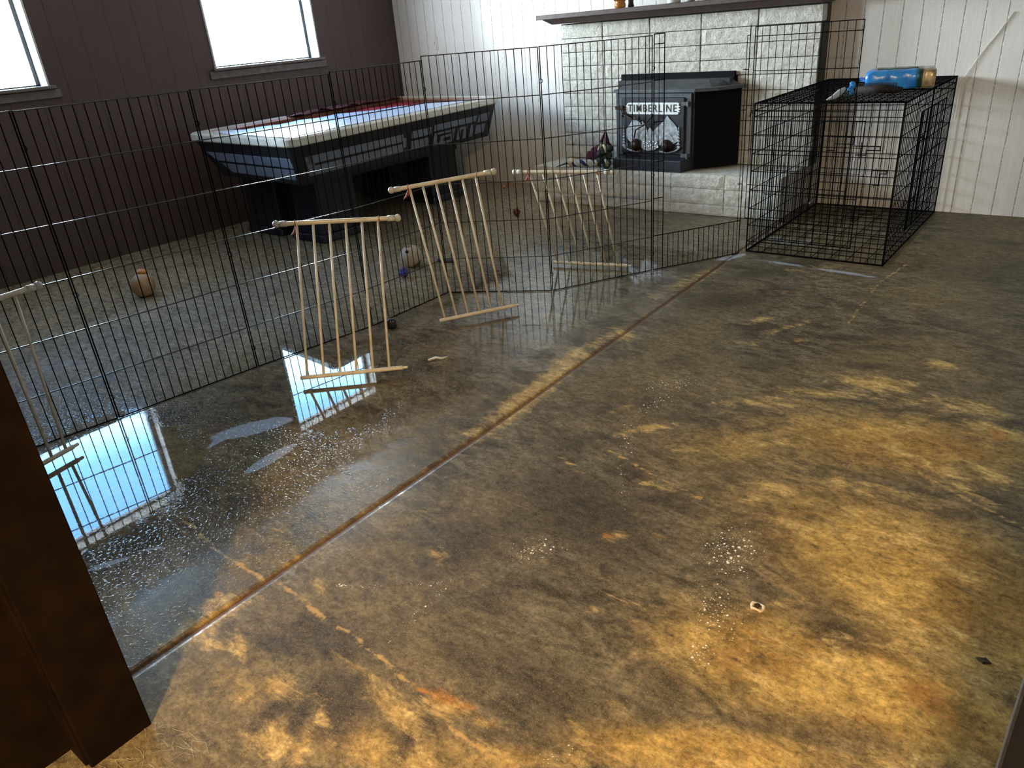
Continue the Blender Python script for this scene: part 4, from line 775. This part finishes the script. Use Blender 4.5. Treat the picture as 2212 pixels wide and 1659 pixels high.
# things on top of the crate
ZT = h + .0035
pk_ = thing('treat_pack', 'bright blue plastic pack with clear gold end lying on top of the crate', 'pack', (-1.08, 4.95, ZT))
def pillow(mb, M4, lx, ly, lz, x_a, x_b, n=18, m_=20, seed=1, cr_=.06, flat=False):
    vs = []; fs = []
    for i in range(n + 1):
        u = x_a + (x_b - x_a) * i / n; e = min(1, (u if flat is not None and u < .5 else (1 - u) * 3.2) / .10 + .10) ** .5
        for j in range(m_):
            a = 2 * math.pi * j / m_; cx, sz = math.cos(a), math.sin(a)
            px = math.copysign(abs(cx) ** .35, cx) * ly / 2; pz = math.copysign(abs(sz) ** .4, sz) * lz / 2 * (.45 + .55 * e)
            k = 1 + cr_ * noise.noise(Vector((u * 9, cx * 2.2, sz * 2.2 + seed)))
            vs.append(M4 @ Vector(((u - .5) * lx, px * k * (.85 + .15 * e), lz / 2 + pz * k)))
    for i in range(n):
        for j in range(m_): fs.append((i * m_ + j, i * m_ + (j + 1) % m_, (i + 1) * m_ + (j + 1) % m_, (i + 1) * m_ + j))
    fs.append(tuple(range(m_ - 1, -1, -1))); fs.append(tuple(n * m_ + j for j in range(m_))); mb.add(vs, fs)
PM = T(-1.075, 4.955, ZT + .004, math.radians(14))
a_ = MB(); pillow(a_, PM, .36, .13, .110, 0.16, .738); put(a_.build('printed_top', M['greenpack'], smooth=True), pk_)
a_ = MB(); pillow(a_, PM, .36, .22, .105, 0.0, .74); put(a_.build('pack_body', M['bluepack'], smooth=True), pk_)
a_ = MB(); pillow(a_, PM, .36, .222, .106, .735, .80, 4); put(a_.build('green_band', M['greenpack'], smooth=True), pk_)
a_ = MB(); pillow(a_, PM, .36, .22, .105, .795, .985, 8, flat=True); put(a_.build('clear_end', M['goldpack'], smooth=True), pk_)
a_ = MB()
for k in range(7): a_.add([PM @ Vector(v) for v in ((-.18, -.09 + k * .028, .05), (-.18, -.07 + k * .028, .056), (-.212, -.078 + k * .028, .052 + .012 * (k % 2)))], [(0, 1, 2)])
cpo = a_.build('crimped_end', M['bluepack']); so = cpo.modifiers.new('t', 'SOLIDIFY'); so.thickness = .002; put(cpo, pk_)
br_ = MB(); br_.tube([(-1.235, 4.70, ZT + .022), (-1.10, 4.69, ZT + .026), (-1.00, 4.70, ZT + .020)], [.020, .024, .014], 10)
for k in range(26): br_.tube([(-1.23 + .008 * k, 4.70, ZT + .04), (-1.232 + .008 * k, 4.69, ZT + .058)], .003, 4)
o = br_.build('grooming_brush', M['darkbrush'], smooth=True); tag(o, 'dark brown bristly brush lying in front of the blue pack on the crate', 'brush')
rb = thing('rope_scrap', 'blue and white knotted scrap hanging at the left end of the pack', 'dog toy', (-1.24, 4.62, ZT))
m1 = MB()
for k in range(6): m1.ball((-1.235 + .006 * math.sin(k * 2), 4.60 - .006 * k, ZT + .062 - .009 * k), .015, .6, 6, 10, seed=k)
put(m1.build('knot', M['bluepack'], smooth=True), rb)
put(MB().tube([(-1.245, 4.59, ZT + .03), (-1.25, 4.55, ZT + .012), (-1.235, 4.50, ZT + .008)], [.010, .012, .005], 7).build('tail', M['teal'], smooth=True), rb)
o = MB().tube([(-1.262, 4.56, ZT + .045), (-1.275, 4.53, ZT + .030), (-1.29, 4.47, ZT + .010), (-1.31, 4.42, ZT + .003)], [.010, .017, .014, .003], 8).build('cloth_scrap', M['sheet'], smooth=True)
tag(o, 'small grey-white pointed scrap on the crate top, left of the blue knot', 'scrap')

# ------------------------------------------------------------------ balls and bits on the floor
ba = thing('ball', 'tan ball with orange nub on top, alone at left inside the pen', 'ball', (-4.66, 2.03, 0))
put(MB().ball((-4.66, 2.03, .074), .074, .06, 2, 24).build('ball_body', M['ball_tan'], smooth=True), ba)
put(MB().ball((-4.675, 2.05, .152), .030, .15, 3, 12, (1.2, 1, .6)).build('nub', M['orange'], smooth=True), ba)
M['soccer'] = (lambda t: (t.set(t.mix(t.ramp(t.noise(9, 2), .50, .53), (.34, .31, .25), (.15, .085, .045)), .6), t.bump(t.noise(30, 3), .3, .004), t.m)[2])(NT('scuffed_white_and_brown'))
bb = thing('ball', 'scuffed white and brown ball between the two cream gates', 'ball', (-3.46, 3.22, 0))
put(MB().ball((-3.46, 3.22, .072), .072, .04, 2, 24).build('ball_body', M['soccer'], smooth=True), bb)
put(MB().ball((-3.435, 3.165, .118), .012, 0, 1, 10).build('dark_patch', M['black'], smooth=True), bb)
o = MB().tube([(-3.37, 3.37, .012), (-3.33, 3.36, .014), (-3.28, 3.40, .012), (-3.24, 3.39, .010)], [.012, .010, .012, .006], 7).build('dog_toy', M['teal'], smooth=True)
tag(o, 'small dark grey toy lying just right of the scuffed ball', 'dog toy')
mb = MB(); mb.ball((-3.345, 3.03, .030), .026, .25, 5, 16)
for k in range(14): mb.ball(Vector((-3.345, 3.03, .030)) + Vector((math.cos(k * 2.4) * math.sin(k * .22 + .2), math.sin(k * 2.4) * math.sin(k * .22 + .2), math.cos(k * .22 + .2))) * .025, .008, 0, 1, 8)
o = mb.build('ball', M['blue'], smooth=True); tag(o, 'small knobbly dark blue ball just below the scuffed ball', 'ball')
kg = MB().lathe([(.012, 0), (.024, .004), (.029, .018), (.024, .032), (.025, .036), (.022, .046), (.016, .054), (.008, .056)], (-2.768, 2.372, .001), 20).build('rubber_toy', M['black'], smooth=True)
tag(kg, 'small shiny black rubber toy on the floor beside the lowest cream gate', 'dog toy')
mb = MB(); mb.ball((-3.66, 4.60, .03), .028, .6, 5, 14, seed=4); mb.ball((-3.64, 4.575, .018), .018, .5, 5, 10, seed=6)
o = mb.build('ball', M['redtoy'], smooth=True); tag(o, 'small dull red chewed ball on the floor left of the hearth', 'ball')
mb = MB(); mb.ball((-4.39, 5.36, .03), .016, .4, 4, 10); mb.tube([(-4.39, 5.36, .035), (-4.33, 5.40, .06), (-4.27, 5.38, .05), (-4.24, 5.36, .02)], [.006, .005, .004, .003], 6)
o = mb.build('string_scrap', M['orange'], smooth=True); tag(o, 'small orange string scrap at the foot of the back wall under the pool table end', 'scrap')
rg = thing('chewed_ring', 'tiny chewed cream ring of plastic on the bare concrete at right foreground', 'dog toy', (-.47, 1.435, 0))
put(MB().tube([(-.47 + .015 * math.cos(q), 1.437 + .013 * math.sin(q), .005 + .003 * math.sin(3 * q)) for q in [k * math.pi / 7 for k in range(14)]], [.0035 + .0012 * math.sin(k * 2.2) for k in range(14)], 6, closed=True).build('ring', M['bone'], smooth=True), rg)
put(MB().ball((-.472, 1.443, .004), .008, .5, 4, 10, (1, 1, .5)).build('dark_filling', M['debris'], smooth=True), rg)
fl_ = MB().frustum([Vector(p) for p in ((-.012, 1.547, .0005), (.004, 1.536, .0005), (.020, 1.548, .0005), (.008, 1.558, .0005))], [Vector(p) for p in ((-.010, 1.547, .004), (.004, 1.539, .006), (.018, 1.548, .003), (.007, 1.556, .005))]).build('leaf_scrap', M['debris'])
tag(fl_, 'tiny dark brown flake on the floor near the right doorway edge', 'debris')
o = MB().tube([(-2.30, 2.155, .006), (-2.28, 2.185, .012), (-2.26, 2.20, .006), (-2.25, 2.235, .004)], [.005, .006, .005, .002], 6).build('paper_scrap', M['white'], smooth=True)
tag(o, 'tiny white paper scrap on the wet floor right of the lowest gate', 'scrap')
# fluff of hair at the foot of the post
random.seed(3); mb = MB()
for k in range(45):
    c = Vector((-1.41 + random.uniform(-.05, .10), .30 + random.uniform(-.10, .09), .002)); a = random.uniform(-.6, .9); L = random.uniform(.02, .06); d = Vector((math.cos(a), math.sin(a), 0)); s_ = Vector((-d.y, d.x, 0))
    mb.tube([c, c + d * L * .5 + s_ * L * random.uniform(-.25, .25) + Vector((0, 0, random.uniform(.001, .006))), c + d * L], .00035, 3, cap=False)
o = mb.build('pet_hair', M['rope_y'], smooth=True); tag(o, 'tuft of pale pet hair on the floor at the foot of the dark post', 'pet hair', kind='stuff')
